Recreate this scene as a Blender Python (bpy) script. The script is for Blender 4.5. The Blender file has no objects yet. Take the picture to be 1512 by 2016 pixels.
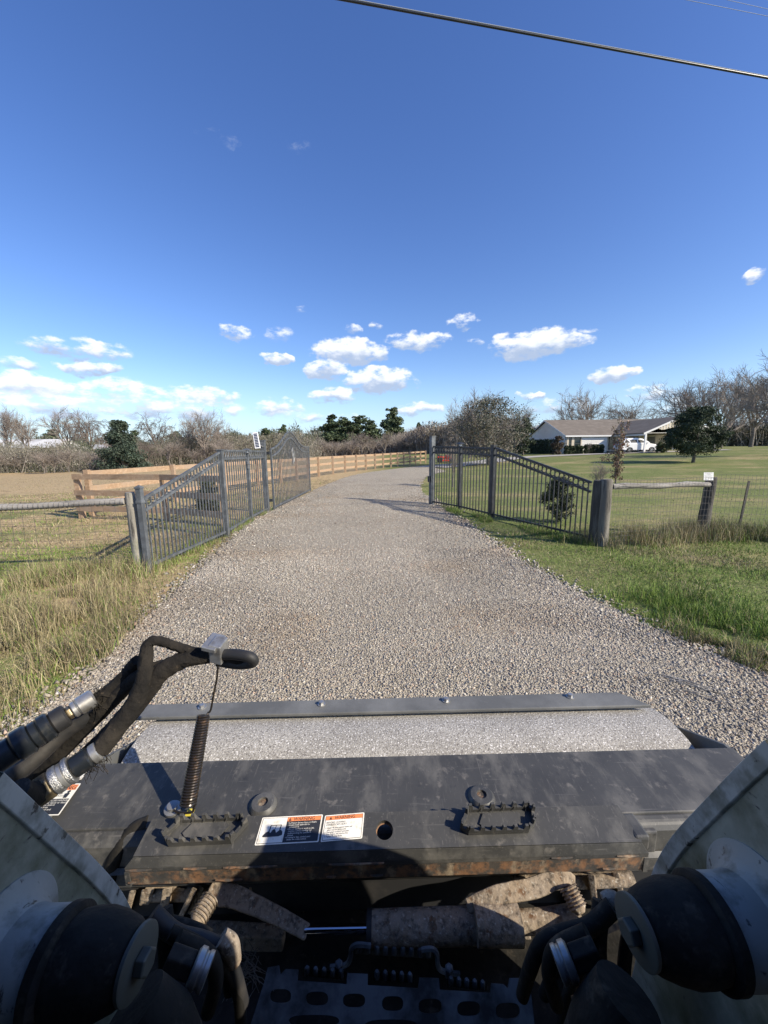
import bpy, bmesh, math, random
import numpy as np
from mathutils import Vector, Matrix, Euler
R_ = math.radians
S = bpy.context.scene
COL = S.collection

# ------------------------------------------------------------------ camera
CAMH = 1.8
PITCH, ROLL = 9.6, 0.6
cam_d = bpy.data.cameras.new('camera'); cam = bpy.data.objects.new('camera', cam_d); COL.objects.link(cam)
cam_d.sensor_fit = 'AUTO'; cam_d.sensor_width = 36; cam_d.lens = 36*757/2016
cam_d.clip_start = 0.02; cam_d.clip_end = 3000
CM = Matrix.Rotation(R_(90-PITCH), 3, 'X') @ Matrix.Rotation(R_(-ROLL), 3, 'Z')
cam.matrix_world = Matrix.Translation((0, 0, CAMH)) @ CM.to_4x4()
S.camera = cam
S.render.resolution_x, S.render.resolution_y = 768, 1024
C0 = Vector((0, 0, CAMH))
def ray(u, v):
    return CM @ Vector(((u-756)/757, -(v-1008)/757, -1))
def Z(u, v, z):            # point of the pixel's ray at height z (relative to the camera height)
    d = ray(u, v); return C0 + d*(z/d.z)
def D(u, v, depth):
    return C0 + ray(u, v)*depth
def PL(u, v, p, n):
    d = ray(u, v); return C0 + d*((p-C0).dot(n)/d.dot(n))
def smooth(a, b, t):
    t = min(1, max(0, (t-a)/(b-a))); return t*t*(3-2*t)
def zg(x, y):
    k = smooth(9, 42, y)
    return 0.026*k*max(-45, min(45, x)) + 0.02*math.sin(x*.35+1)*math.sin(y*.27)*smooth(2, 8, abs(x))
def G(u, v):               # ground point under a pixel
    d = ray(u, v); t = 1.8/max(1e-4, -d.z)
    for _ in range(25):
        p = C0 + d*t
        t = (CAMH - zg(p.x, p.y))/max(1e-4, -d.z)*.6 + t*.4
        t = min(t, 400)
    p = C0 + d*t
    return Vector((p.x, p.y, zg(p.x, p.y)))
def W(u, dist):
    d = ray(u, 880); x = d.x/d.y*dist
    return Vector((x, dist, zg(x, dist)))
def HT(u, v, dist):        # world height seen at pixel when y = dist
    d = ray(u, v); return CAMH + d.z/d.y*dist

# ------------------------------------------------------------------ world, sun, exposure
SUN_EL, SX, SY = 33.0, .892, -.452
az = math.atan2(SX, SY)
sv = Vector((SX, SY, 0)).normalized()*math.cos(R_(SUN_EL)); sv.z = math.sin(R_(SUN_EL))
w = bpy.data.worlds.new('World'); S.world = w; w.use_nodes = True
N, L = w.node_tree.nodes, w.node_tree.links
N.clear()
def nd(t, **k):
    n = N.new(t)
    for a, b in k.items(): setattr(n, a, b)
    return n
def mth(op, a, b=None, c=None, nodes=None, links=None):
    n = nd('ShaderNodeMath', operation=op)
    for i, q in enumerate((a, b, c)):
        if q is None: continue
        if isinstance(q, (int, float)): n.inputs[i].default_value = q
        else: L.new(q, n.inputs[i])
    return n.outputs[0]
sky = nd('ShaderNodeTexSky', sky_type='NISHITA', sun_disc=False)
sky.sun_elevation = R_(SUN_EL); sky.sun_rotation = az
sky.air_density = 1.0; sky.dust_density = 0.5; sky.ozone_density = 3.0; sky.altitude = 0
hs = nd('ShaderNodeHueSaturation'); hs.inputs['Saturation'].default_value = 1.20; hs.inputs['Hue'].default_value = .515; hs.inputs['Value'].default_value = 1.12
L.new(sky.outputs[0], hs.inputs['Color'])
tc = nd('ShaderNodeTexCoord'); sp = nd('ShaderNodeSeparateXYZ'); L.new(tc.outputs['Generated'], sp.inputs[0])
azn = mth('ARCTAN2', sp.outputs[0], sp.outputs[1]); eln = mth('ARCSINE', sp.outputs[2])
cv = nd('ShaderNodeCombineXYZ'); L.new(azn, cv.inputs[0]); L.new(eln, cv.inputs[1])
wn = nd('ShaderNodeTexNoise'); wn.inputs['Scale'].default_value = 26; wn.inputs['Detail'].default_value = 5
L.new(cv.outputs[0], wn.inputs['Vector'])
ws1 = nd('ShaderNodeVectorMath', operation='SUBTRACT'); L.new(wn.outputs['Color'], ws1.inputs[0]); ws1.inputs[1].default_value = (.5, .5, .5)
ws2 = nd('ShaderNodeVectorMath', operation='MULTIPLY'); L.new(ws1.outputs[0], ws2.inputs[0]); ws2.inputs[1].default_value = (.075, .035, 0)
cw = nd('ShaderNodeVectorMath', operation='ADD'); L.new(cv.outputs[0], cw.inputs[0]); L.new(ws2.outputs[0], cw.inputs[1])
ns = nd('ShaderNodeTexNoise'); ns.inputs['Scale'].default_value = 24; ns.inputs['Detail'].default_value = 8; ns.inputs['Roughness'].default_value = .6
mp = nd('ShaderNodeVectorMath', operation='MULTIPLY'); mp.inputs[1].default_value = (1, 2.0, 1)
L.new(cv.outputs[0], mp.inputs[0]); L.new(mp.outputs[0], ns.inputs['Vector'])
# clouds of the photographed day: centre and half size as seen, strength
CL = [(690,693,72,24,1),(640,728,42,18,.9),(745,748,66,24,1),(655,778,44,15,.75),(820,672,55,19,.7),(1055,677,92,27,1),
      (1205,737,48,17,.95),(463,656,32,14,.75),(543,708,31,12,.9),(912,636,27,16,.55),(738,640,16,7,.5),(692,650,18,10,.35),
      (590,612,18,9,.3),(155,687,95,19,.7),(180,722,52,14,.85),(55,760,88,24,.95),(230,775,140,26,.55),(390,780,70,20,.75),
      (340,805,130,22,.6),(100,800,150,26,.55),(545,802,48,18,.6),(820,805,48,12,.6),(1052,777,22,7,.7),(1250,767,24,7,.4),
      (1490,541,30,12,.6),(1285,775,50,14,.35),(1090,800,60,16,.4),(550,660,30,16,.3),(430,275,42,22,.16),(590,290,26,16,.14),
      (930,672,22,8,.4),(-130,770,120,40,.8),(620,820,90,10,.35),(1165,651,12,5,.3),(20,715,60,12,.4),(1340,800,70,16,.3)]
dens = None; bot = None; wsum = None
for (u, v, ru, rv, st) in CL:
    d = ray(u, v).normalized(); a = math.atan2(d.x, d.y); e = math.asin(d.z)
    d1 = ray(u+ru, v).normalized(); ra = abs(math.atan2(d1.x, d1.y)-a); d2 = ray(u, v-rv).normalized(); re = abs(math.asin(d2.z)-e)
    s1 = nd('ShaderNodeVectorMath', operation='SUBTRACT'); L.new(cw.outputs[0], s1.inputs[0]); s1.inputs[1].default_value = (a, e, 0)
    s2 = nd('ShaderNodeVectorMath', operation='MULTIPLY'); L.new(s1.outputs[0], s2.inputs[0]); s2.inputs[1].default_value = (1/ra/1.25, 1/re/1.3, 0)
    s3 = nd('ShaderNodeVectorMath', operation='LENGTH'); L.new(s2.outputs[0], s3.inputs[0])
    k = mth('MULTIPLY', mth('MAXIMUM', mth('SUBTRACT', 1.0, s3.outputs['Value']), 0.0), 1.0)
    ks = mth('MULTIPLY', mth('MULTIPLY_ADD', k, .55, mth('MULTIPLY', mth('MINIMUM', mth('MULTIPLY', k, 4), 1), .45)), st)
    dens = ks if dens is None else mth('MAXIMUM', dens, ks)
    s4 = nd('ShaderNodeSeparateXYZ'); L.new(s2.outputs[0], s4.inputs[0])
    b = mth('MULTIPLY', s4.outputs[1], k)
    bot = b if bot is None else mth('ADD', bot, b)
    wsum = k if wsum is None else mth('ADD', wsum, k)
topness = mth('DIVIDE', bot, mth('ADD', wsum, .02))
nz = mth('SUBTRACT', ns.outputs[0], .5)
dd = mth('ADD', dens, mth('MULTIPLY', mth('MULTIPLY', nz, 2.6), mth('MINIMUM', mth('MULTIPLY', dens, 3), 1)))
mr = nd('ShaderNodeMapRange', interpolation_type='SMOOTHSTEP'); L.new(dd, mr.inputs[0]); mr.inputs[1].default_value = .08; mr.inputs[2].default_value = .74
fac = mth('MULTIPLY', mr.outputs[0], .93)
cr = nd('ShaderNodeMapRange', interpolation_type='SMOOTHSTEP'); L.new(mth('ADD', topness, mth('MULTIPLY', nz, 1.2)), cr.inputs[0]); cr.inputs[1].default_value = -.45; cr.inputs[2].default_value = .25
ccol = nd('ShaderNodeMix', data_type='RGBA'); L.new(cr.outputs[0], ccol.inputs[0])
CB = .78
ccol.inputs[6].default_value = (3.6*CB, 4.4*CB, 5.9*CB, 1); ccol.inputs[7].default_value = (8.2*CB, 8.4*CB, 8.7*CB, 1)
mx = nd('ShaderNodeMix', data_type='RGBA'); L.new(fac, mx.inputs[0]); 
hf = nd('ShaderNodeMapRange', interpolation_type='SMOOTHSTEP'); L.new(eln, hf.inputs[0]); hf.inputs[1].default_value = .20; hf.inputs[2].default_value = -.02; hf.inputs[3].default_value = 0; hf.inputs[4].default_value = .6
hm = nd('ShaderNodeMix', data_type='RGBA'); L.new(hf.outputs[0], hm.inputs[0]); L.new(hs.outputs[0], hm.inputs[6]); hm.inputs[7].default_value = (2.7, 4.1, 6.6, 1)
L.new(hm.outputs[2], mx.inputs[6]); L.new(ccol.outputs[2], mx.inputs[7])
bg = nd('ShaderNodeBackground'); bg.inputs[1].default_value = .125; L.new(mx.outputs[2], bg.inputs[0])
wo = nd('ShaderNodeOutputWorld'); L.new(bg.outputs[0], wo.inputs[0])
w.cycles.sampling_method = 'MANUAL'; w.cycles.sample_map_resolution = 512
sl = bpy.data.lights.new('sun', 'SUN'); sl.energy = 5.0; sl.angle = R_(.5); sl.color = (1, .90, .74)
so = bpy.data.objects.new('sun', sl); COL.objects.link(so); so.rotation_euler = sv.to_track_quat('Z', 'Y').to_euler()
S.view_settings.view_transform = 'Standard'; S.view_settings.look = 'None'; S.view_settings.exposure = 0.50; S.view_settings.gamma = 1
S.cycles.max_bounces = 6; S.cycles.diffuse_bounces = 3; S.cycles.transparent_max_bounces = 4

# ------------------------------------------------------------------ materials
MATS = {}
def mat(name, base, rough=.7, metal=0.0, layers=(), bump=None, attr=None, spec=.5, trans=0, coat=0):
    """layers: (scale, detail, colour, lo, hi, stretch) noise masks mixed over the base"""
    m = bpy.data.materials.new(name); m.use_nodes = True; nt = m.node_tree; n = nt.nodes; l = nt.links
    b = n['Principled BSDF']; b.inputs['Roughness'].default_value = rough; b.inputs['Metallic'].default_value = metal
    b.inputs['Specular IOR Level'].default_value = spec
    if coat: b.inputs['Coat Weight'].default_value = coat
    tcn = n.new('ShaderNodeTexCoord'); co = tcn.outputs['Object']
    if attr:
        a = n.new('ShaderNodeAttribute'); a.attribute_name = attr; cur = a.outputs['Color']
    else:
        rg = n.new('ShaderNodeRGB'); rg.outputs[0].default_value = (*base, 1); cur = rg.outputs[0]
    for i, ly in enumerate(layers):
        sc, det, c2, lo, hi = ly[:5]; st = ly[5] if len(ly) > 5 else (1, 1, 1)
        mpn = n.new('ShaderNodeMapping'); mpn.inputs['Scale'].default_value = st; mpn.inputs['Location'].default_value = (i*3.7, i*1.3, i*.7)
        l.new(co, mpn.inputs[0])
        if len(ly) > 6: mpn.inputs['Rotation'].default_value = ly[6]
        tn = n.new('ShaderNodeTexNoise'); tn.inputs['Scale'].default_value = sc; tn.inputs['Detail'].default_value = det; tn.inputs['Roughness'].default_value = .62
        l.new(mpn.outputs[0], tn.inputs['Vector'])
        rn = n.new('ShaderNodeMapRange'); l.new(tn.outputs[0], rn.inputs[0]); rn.inputs[1].default_value = lo; rn.inputs[2].default_value = hi
        mxn = n.new('ShaderNodeMix'); mxn.data_type = 'RGBA'; l.new(rn.outputs[0], mxn.inputs[0]); l.new(cur, mxn.inputs[6])
        mxn.inputs[7].default_value = (*c2, 1); cur = mxn.outputs[2]
    l.new(cur, b.inputs['Base Color'])
    if bump:
        tn = n.new('ShaderNodeTexNoise'); tn.inputs['Scale'].default_value = bump[0]; tn.inputs['Detail'].default_value = 5; l.new(co, tn.inputs['Vector'])
        bn = n.new('ShaderNodeBump'); bn.inputs['Strength'].default_value = bump[1]; bn.inputs['Distance'].default_value = bump[2]
        l.new(tn.outputs[0], bn.inputs['Height']); l.new(bn.outputs[0], b.inputs['Normal'])
    if trans:
        b.inputs['Transmission Weight'].default_value = trans
    MATS[name] = m
    return m
DUST = (.23, .19, .145)
mat('deck_steel', (.042, .042, .040), .52, .0, layers=[(5, 6, (.064, .063, .059), .38, .68), (190, 5, (.12, .115, .105), .62, .72, (1, .05, 1), (0, 0, .75)), (160, 5, (.11, .105, .098), .63, .73, (.05, 1, 1), (0, 0, .3)), (210, 5, (.12, .112, .10), .64, .73, (1, .07, 1), (0, 0, -.85)), (230, 5, (.10, .095, .088), .62, .73, (1, .06, 1), (0, 0, -.25)),
    (13, 10, (.115, .11, .098), .50, .66, (1, .5, 1), (0, 0, .5)), (42, 10, (.14, .13, .115), .58, .70), (260, 3, (.24, .22, .19), .70, .76), (34, 8, (.03, .03, .03), .60, .74), (130, 2, (.2, .19, .17), .73, .78)], bump=(60, .12, .002))
mat('bar_steel', (.10, .102, .098), .65, .0, layers=[(6, 6, (.17, .172, .165), .4, .7), (90, 4, (.14, .13, .12), .65, .8)], bump=(80, .1, .001))
mat('rust_edge', (.07, .06, .05), .8, 0, layers=[(38, 8, (.23, .12, .06), .42, .58, (1, 1, 1)), (30, 8, (.32, .25, .17), .52, .64, (1, 1, .4)), (14, 7, (.05, .047, .042), .52, .60), (30, 4, (.04, .035, .03), .56, .66)], bump=(50, .5, .004))
mat('dusty_rust', (.25, .19, .13), .95, 0, layers=[(20, 8, (.30, .245, .185), .4, .62, (1, 1, .4)), (45, 6, (.13, .07, .035), .56, .66, (1, 1, .3)), (75, 8, (.085, .068, .05), .50, .66), (150, 4, (.44, .40, .33), .58, .70)], bump=(60, .9, .006))
mat('drum_dust', (.31, .295, .262), .9, 0, layers=[(7, 5, (.39, .372, .33), .4, .65), (170, 3, (.17, .155, .14), .50, .62), (190, 2, (.72, .70, .66), .585, .65)], bump=(220, .8, .003))
mat('black_rubber', (.016, .016, .017), .62, 0, layers=[(14, 6, (.05, .045, .04), .5, .75)], bump=(70, .3, .002))
mat('hose_sleeve', (.015, .014, .013), .95, 0, layers=[(9, 8, (.042, .036, .029), .42, .7, (1, 1, 1)), (60, 4, (.09, .07, .05), .64, .78)], bump=(48, 1.0, .007), spec=.15)
mat('black_fitting', (.018, .022, .027), .32, .3, layers=[(20, 6, (.07, .065, .055), .52, .72)], bump=(50, .15, .002))
mat('galvanised', (.42, .42, .41), .42, .75, layers=[(30, 5, (.24, .22, .19), .5, .72)], bump=(90, .15, .001))
mat('knurled_steel', (.5, .5, .49), .38, .9, layers=[(60, 4, (.2, .19, .17), .55, .75)], bump=(420, 1.0, .002))
mat('dirty_brass', (.30, .24, .14), .45, .7, layers=[(25, 5, (.1, .085, .07), .45, .65)], bump=(90, .2, .001))
mat('chrome', (.6, .6, .64), .08, 1.0)
mat('spring_steel', (.045, .038, .033), .28, .6, layers=[(60, 4, (.16, .10, .06), .55, .7)])
mat('arm_paint', (.31, .32, .265), .5, 0, layers=[(5, 7, (.13, .145, .10), .40, .60), (11, 8, (.07, .08, .045), .50, .70), (70, 4, (.05, .05, .045), .66, .72), (28, 8, (.04, .04, .042), .64, .70, (1, 1, 3))], bump=(120, .25, .002))
mat('tube_paint', (.27, .285, .27), .5, 0, layers=[(9, 7, (.24, .26, .25), .42, .66), (22, 8, (.12, .125, .105), .52, .66), (60, 4, (.05, .05, .05), .64, .70), (34, 7, (.04, .04, .035), .63, .67, (3, .5, 1))], bump=(160, .2, .0015))
mat('rim_lit_paint', (.40, .41, .385), .45, 0, layers=[(26, 7, (.22, .235, .21), .42, .62), (40, 8, (.03, .03, .03), .61, .65), (12, 8, (.14, .15, .12), .52, .64)])  # arm colour lightened for the skylight along the rim, plus grime blotches
mat('grease_black', (.013, .012, .010), .75, 0, layers=[(12, 6, (.035, .030, .024), .48, .70), (34, 8, (.075, .062, .046), .58, .72)], bump=(55, .7, .004), spec=.25)
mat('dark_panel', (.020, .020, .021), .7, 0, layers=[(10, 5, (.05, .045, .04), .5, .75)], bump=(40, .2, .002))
mat('step_paint', (.12, .135, .145), .55, .1, layers=[(14, 6, (.02, .022, .025), .42, .62), (50, 5, (.10, .10, .10), .62, .75)], bump=(60, .2, .002))
mat('decal_white', (.84, .81, .72), .5, layers=[(60, 5, (.55, .5, .4), .55, .75)])
mat('decal_orange', (.80, .26, .09), .5); mat('decal_black', (.028, .030, .036), .5); mat('decal_yellow', (.75, .62, .08), .5)
mat('washer_steel', (.085, .09, .075), .6, .0, layers=[(30, 6, (.08, .08, .065), .45, .65)])
mat('fence_steel', (.085, .093, .10), .5, .1, layers=[(8, 6, (.16, .175, .19), .45, .7), (60, 4, (.2, .16, .12), .7, .8)], bump=(60, .1, .001))
mat('fence_black', (.02, .023, .028), .45, .1, layers=[(8, 6, (.05, .055, .065), .45, .7)], bump=(60, .1, .001))
mat('old_wood', (.21, .195, .165), .95, 0, layers=[(8, 8, (.33, .31, .26), .42, .62, (1, 1, .12)), (26, 7, (.06, .055, .05), .56, .66, (1, 1, .07)), (3, 3, (.16, .17, .11), .5, .7)], bump=(40, .8, .008))
mat('worn_wood', (.13, .118, .10), .95, 0, layers=[(8, 8, (.22, .205, .17), .42, .62, (1, 1, .12)), (26, 7, (.04, .037, .034), .54, .66, (1, 1, .07))], bump=(40, .8, .008))
mat('dark_wood', (.05, .045, .04), .95, 0, layers=[(8, 8, (.13, .12, .105), .42, .62, (1, 1, .12)), (26, 7, (.02, .02, .02), .56, .66, (1, 1, .07))], bump=(40, .8, .008))
mat('rail_wood', (.24, .225, .20), .95, 0, layers=[(9, 8, (.33, .31, .28), .42, .6, (.12, 1, 1)), (26, 7, (.07, .065, .06), .55, .65, (.08, 1, 1))], bump=(40, .7, .006))
mat('brown_board', (.36, .25, .16), .85, 0, layers=[(4, 6, (.30, .195, .115), .42, .62, (1, 1, 5)), (12, 6, (.48, .34, .22), .52, .7), (2.2, 4, (.33, .25, .18), .5, .7)], bump=(30, .2, .003))
mat('wire', (.13, .12, .11), .6, .3); mat('wire_light', (.32, .32, .31), .5, .5)
mat('bark', (.12, .105, .09), .95, 0, layers=[(4, 6, (.20, .185, .165), .45, .65)], bump=(12, .6, .03))
mat('twig', (.20, .17, .145), .95, 0, layers=[(.6, 4, (.27, .235, .205), .45, .65)])
mat('twig_dark', (.13, .105, .09), .95, 0, layers=[(.6, 4, (.14, .12, .10), .45, .65)])
def leafmat(name): 
    m = mat(name, (0, 0, 0), .65, attr='tint', spec=.3); return m
leafmat('leaf'); leafmat('blade'); leafmat('stone')
mat('roof_shingle', (.15, .127, .10), .95, 0, layers=[(1.2, 6, (.20, .17, .138), .45, .65), (14, 5, (.13, .112, .095), .5, .7, (1, 1, 3))], bump=(12, .4, .02))
mat('house_siding', (.84, .82, .76), .7, 0, layers=[(2, 5, (.76, .74, .68), .5, .75)], bump=(3, .1, .01))
mat('cream_board', (.66, .58, .44), .7, 0, layers=[(5, 5, (.52, .45, .34), .5, .7, (6, 1, .2))])
mat('white_trim', (.78, .77, .74), .6); mat('window_glass', (.03, .045, .045), .08, 0, spec=.8); mat('window_frame', (.10, .105, .10), .5)
mat('door_paint', (.10, .105, .11), .5)
mat('concrete', (.36, .34, .30), .9, 0, layers=[(.7, 6, (.28, .265, .24), .45, .65)], bump=(20, .3, .01))
mat('car_white', (.80, .80, .79), .22, 0, coat=.6); mat('car_glass', (.010, .013, .015), .3, 0, spec=.4); mat('tyre', (.018, .018, .018), .85)
mat('wheel_alloy', (.42, .42, .42), .3, .8); mat('car_trim', (.03, .03, .032), .5); mat('tail_red', (.35, .02, .02), .3)
mat('mower_red', (.52, .045, .02), .35); mat('solar_cell', (.02, .035, .075), .15, .2, spec=.8)
mat('metal_roof', (.62, .61, .58), .5, .0, layers=[(.3, 3, (.45, .44, .42), .45, .6)]); mat('shed_wall', (.42, .40, .36), .8)
mat('cable_black', (.014, .017, .025), .35, 0, layers=[(1.5, 3, (.04, .04, .045), .5, .7)]); mat('cable_steel', (.42, .45, .50), .4, .3); mat('cable_thin', (.22, .27, .36), .6)

# ------------------------------------------------------------------ mesh helpers
class MB:
    def __init__(s): s.v = []; s.f = []
    def add(s, vs, fs):
        o = len(s.v); s.v += [Vector(p) for p in vs]; s.f += [[i+o for i in f] for f in fs]; return s
    def obox(s, c, ax, ay, az):     # half-extent vectors
        c, ax, ay, az = map(Vector, (c, ax, ay, az))
        vs = [c+ax*i+ay*j+az*k for i in (-1, 1) for j in (-1, 1) for k in (-1, 1)]
        return s.add(vs, [(0, 1, 3, 2), (4, 6, 7, 5), (0, 4, 5, 1), (2, 3, 7, 6), (0, 2, 6, 4), (1, 5, 7, 3)])
    def box(s, a, b):
        a, b = Vector(a), Vector(b); c = (a+b)/2; h = (b-a)/2
        return s.obox(c, (h.x, 0, 0), (0, h.y, 0), (0, 0, h.z))
    def beam(s, p, q, wd, ht, up=(0, 0, 1)):
        p, q = Vector(p), Vector(q); d = (q-p); x = d.normalized(); y = Vector(up).cross(x)
        if y.length < 1e-4: y = Vector((0, 1, 0)).cross(x)
        y.normalize(); z = x.cross(y)
        return s.obox((p+q)/2, d/2, y*wd/2, z*ht/2)
    def hexa(s, top, dn):           # four corners of a top face and an offset down
        top = [Vector(p) for p in top]; dn = Vector(dn); bt = [p+dn for p in top]
        return s.add(top+bt, [(0, 1, 2, 3), (7, 6, 5, 4), (0, 4, 5, 1), (1, 5, 6, 2), (2, 6, 7, 3), (3, 7, 4, 0)])
    def tube(s, pts, r, n=8, cap=True, closed=False):
        pts = [Vector(p) for p in pts]; m = len(pts); rs = r if isinstance(r, (list, tuple)) else [r]*m
        o = len(s.v); prev = None
        for i, p in enumerate(pts):
            t = (pts[min(i+1, m-1)]-pts[max(i-1, 0)]).normalized()
            if prev is None:
                a = Vector((0, 0, 1)) if abs(t.z) < .9 else Vector((1, 0, 0)); u_ = t.cross(a).normalized()
            else:
                u_ = (prev - t*prev.dot(t)).normalized()
            prev = u_; w_ = t.cross(u_)
            for k in range(n):
                an = 2*math.pi*k/n; s.v.append(p+(u_*math.cos(an)+w_*math.sin(an))*rs[i])
        for i in range(m-1):
            for k in range(n):
                k2 = (k+1) % n; s.f.append([o+i*n+k, o+i*n+k2, o+(i+1)*n+k2, o+(i+1)*n+k])
        if cap: s.f.append([o+k for k in range(n)][::-1]); s.f.append([o+(m-1)*n+k for k in range(n)])
        return s
    def lathe(s, p, ax, prof, n=24):     # prof: (t along axis, radius)
        p = Vector(p); ax = Vector(ax).normalized()
        a = Vector((0, 0, 1)) if abs(ax.z) < .9 else Vector((1, 0, 0)); u_ = ax.cross(a).normalized(); w_ = ax.cross(u_); o = len(s.v)
        for (t, r) in prof:
            for k in range(n):
                an = 2*math.pi*k/n; s.v.append(p+ax*t+(u_*math.cos(an)+w_*math.sin(an))*r)
        for i in range(len(prof)-1):
            for k in range(n):
                k2 = (k+1) % n; s.f.append([o+i*n+k, o+i*n+k2, o+(i+1)*n+k2, o+(i+1)*n+k])
        if prof[0][1] > 1e-5: s.f.append([o+k for k in range(n)][::-1])
        if prof[-1][1] > 1e-5: s.f.append([o+(len(prof)-1)*n+k for k in range(n)])
        return s
    def prism(s, pts, ex):
        pts = [Vector(p) for p in pts]; ex = Vector(ex); n = len(pts); o = len(s.v)
        s.v += pts+[p+ex for p in pts]
        s.f.append([o+i for i in range(n)]); s.f.append([o+n+i for i in range(n)][::-1])
        for i in range(n): j = (i+1) % n; s.f.append([o+i, o+n+i, o+n+j, o+j])
        return s
    def holed(s, outer, holes, ex):      # flat plate with holes, extruded by ex
        bm = bmesh.new(); es = []
        for lp in [outer]+list(holes):
            vs = [bm.verts.new(p) for p in lp]
            es += [bm.edges.new((vs[i], vs[(i+1) % len(vs)])) for i in range(len(vs))]
        bmesh.ops.triangle_fill(bm, use_beauty=True, edges=es)
        g = bmesh.ops.extrude_face_region(bm, geom=list(bm.faces))
        bmesh.ops.translate(bm, vec=Vector(ex), verts=[q for q in g['geom'] if isinstance(q, bmesh.types.BMVert)])
        bm.verts.index_update(); s.add([q.co.copy() for q in bm.verts], [[q.index for q in f.verts] for f in bm.faces]); bm.free(); return s
def worldloc(o):
    t = Vector((0, 0, 0))
    while o is not None: t += o.location; o = o.parent
    return t
def mkobj(name, me, parent=None):
    o = bpy.data.objects.new(name, me); COL.objects.link(o)
    if parent: o.parent = parent
    return o
def part(name, mb, m, parent=None, smooth_=False, bevel=0, label=None, loc=None, seg=2):
    me = bpy.data.meshes.new(name); off = worldloc(parent) if parent else Vector((0, 0, 0))
    if loc is not None: off = Vector(loc)
    me.from_pydata([tuple(v-off) for v in mb.v], [], mb.f)
    me.materials.append(MATS[m] if isinstance(m, str) else m)
    bm = bmesh.new(); bm.from_mesh(me); bmesh.ops.recalc_face_normals(bm, faces=bm.faces); bm.to_mesh(me); bm.free()
    if smooth_:
        me.polygons.foreach_set('use_smooth', [True]*len(me.polygons)); 
        try: me.set_sharp_from_angle(angle=R_(38))
        except Exception: pass
    o = mkobj(name, me, parent)
    if loc is not None: o.location = loc
    if bevel:
        b = o.modifiers.new('bevel', 'BEVEL'); b.width = bevel; b.segments = seg; b.limit_method = 'ANGLE'; b.angle_limit = R_(35)
    if label: o['label'] = label
    return o
def thing(name, label, cat, loc=(0, 0, 0), group=None):
    o = bpy.data.objects.new(name, None); COL.objects.link(o); o.location = loc; o.empty_display_size = .2
    o['label'] = label; o['category'] = cat
    if group: o['group'] = group
    return o
def tag(o, label, cat, group=None):
    o['label'] = label; o['category'] = cat
    if group: o['group'] = group
    return o
def fromnp(name, V, F, m, tint=None, kind=None):
    me = bpy.data.meshes.new(name); k = F.shape[1]
    me.vertices.add(len(V)); me.vertices.foreach_set('co', V.astype(np.float32).ravel())
    me.loops.add(F.size); me.loops.foreach_set('vertex_index', F.astype(np.int32).ravel())
    me.polygons.add(len(F)); me.polygons.foreach_set('loop_start', np.arange(0, F.size, k, dtype=np.int32))
    if tint is not None:
        at = me.color_attributes.new('tint', 'FLOAT_COLOR', 'POINT')
        c = np.ones((len(V), 4), np.float32); c[:, :3] = tint; at.data.foreach_set('color', c.ravel())
    me.update(calc_edges=True); me.materials.append(MATS[m])
    return me
def text(st, O, ex, ey, size, m, parent, name='lettering', align='LEFT', off=.0):
    cu = bpy.data.curves.new('t', 'FONT'); cu.body = st; cu.size = size; cu.align_x = align; cu.space_line = .9
    to = bpy.data.objects.new('t', cu); COL.objects.link(to); bpy.context.view_layer.update()
    me = bpy.data.meshes.new_from_object(to.evaluated_get(bpy.context.evaluated_depsgraph_get()))
    bpy.data.objects.remove(to); bpy.data.curves.remove(cu)
    n = Vector(ex).cross(Vector(ey)).normalized(); pl = worldloc(parent)
    for v in me.vertices: v.co = Vector(O)+Vector(ex)*v.co.x+Vector(ey)*v.co.y+n*off-pl
    me.materials.clear(); me.materials.append(MATS[m]); me.name = name
    return mkobj(name, me, parent)
def catmull(P, k=6):
    P = [Vector(p) for p in P]; Q = [P[0]*2-P[1]]+P+[P[-1]*2-P[-2]]; out = []
    for i in range(1, len(Q)-2):
        a, b, c, d = Q[i-1:i+3]
        for j in range(k):
            t = j/k; out.append(.5*((2*b)+(c-a)*t+(2*a-5*b+4*c-d)*t*t+(3*b-a-3*c+d)*t**3))
    out.append(P[-1]); return out

# ------------------------------------------------------------------ ground, drive
rng = np.random.default_rng(7)
def axis(lim, first, g):
    a = [0]; s_ = first
    while a[-1] < lim: a.append(a[-1]+s_); s_ = min(s_*g, 60)
    return a
xs = axis(900, .5, 1.045); xs = [-x for x in xs[::-1]][:-1]+xs
ys = [-x for x in axis(300, 1, 1.2)[::-1]][:-1]+axis(1500, .5, 1.035)
gv = [(x, y, zg(x, y)) for y in ys for x in xs]; nx = len(xs)
gf = [(j*nx+i, j*nx+i+1, (j+1)*nx+i+1, (j+1)*nx+i) for j in range(len(ys)-1) for i in range(nx-1)]
gm = bpy.data.materials.new('field_grass'); gm.use_nodes = True; MATS['field_grass'] = gm
n, l = gm.node_tree.nodes, gm.node_tree.links; bs = n['Principled BSDF']; bs.inputs['Roughness'].default_value = .95; bs.inputs['Specular IOR Level'].default_value = .1
geo = n.new('ShaderNodeNewGeometry'); P_ = geo.outputs['Position']; se = n.new('ShaderNodeSeparateXYZ'); l.new(P_, se.inputs[0])
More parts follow.
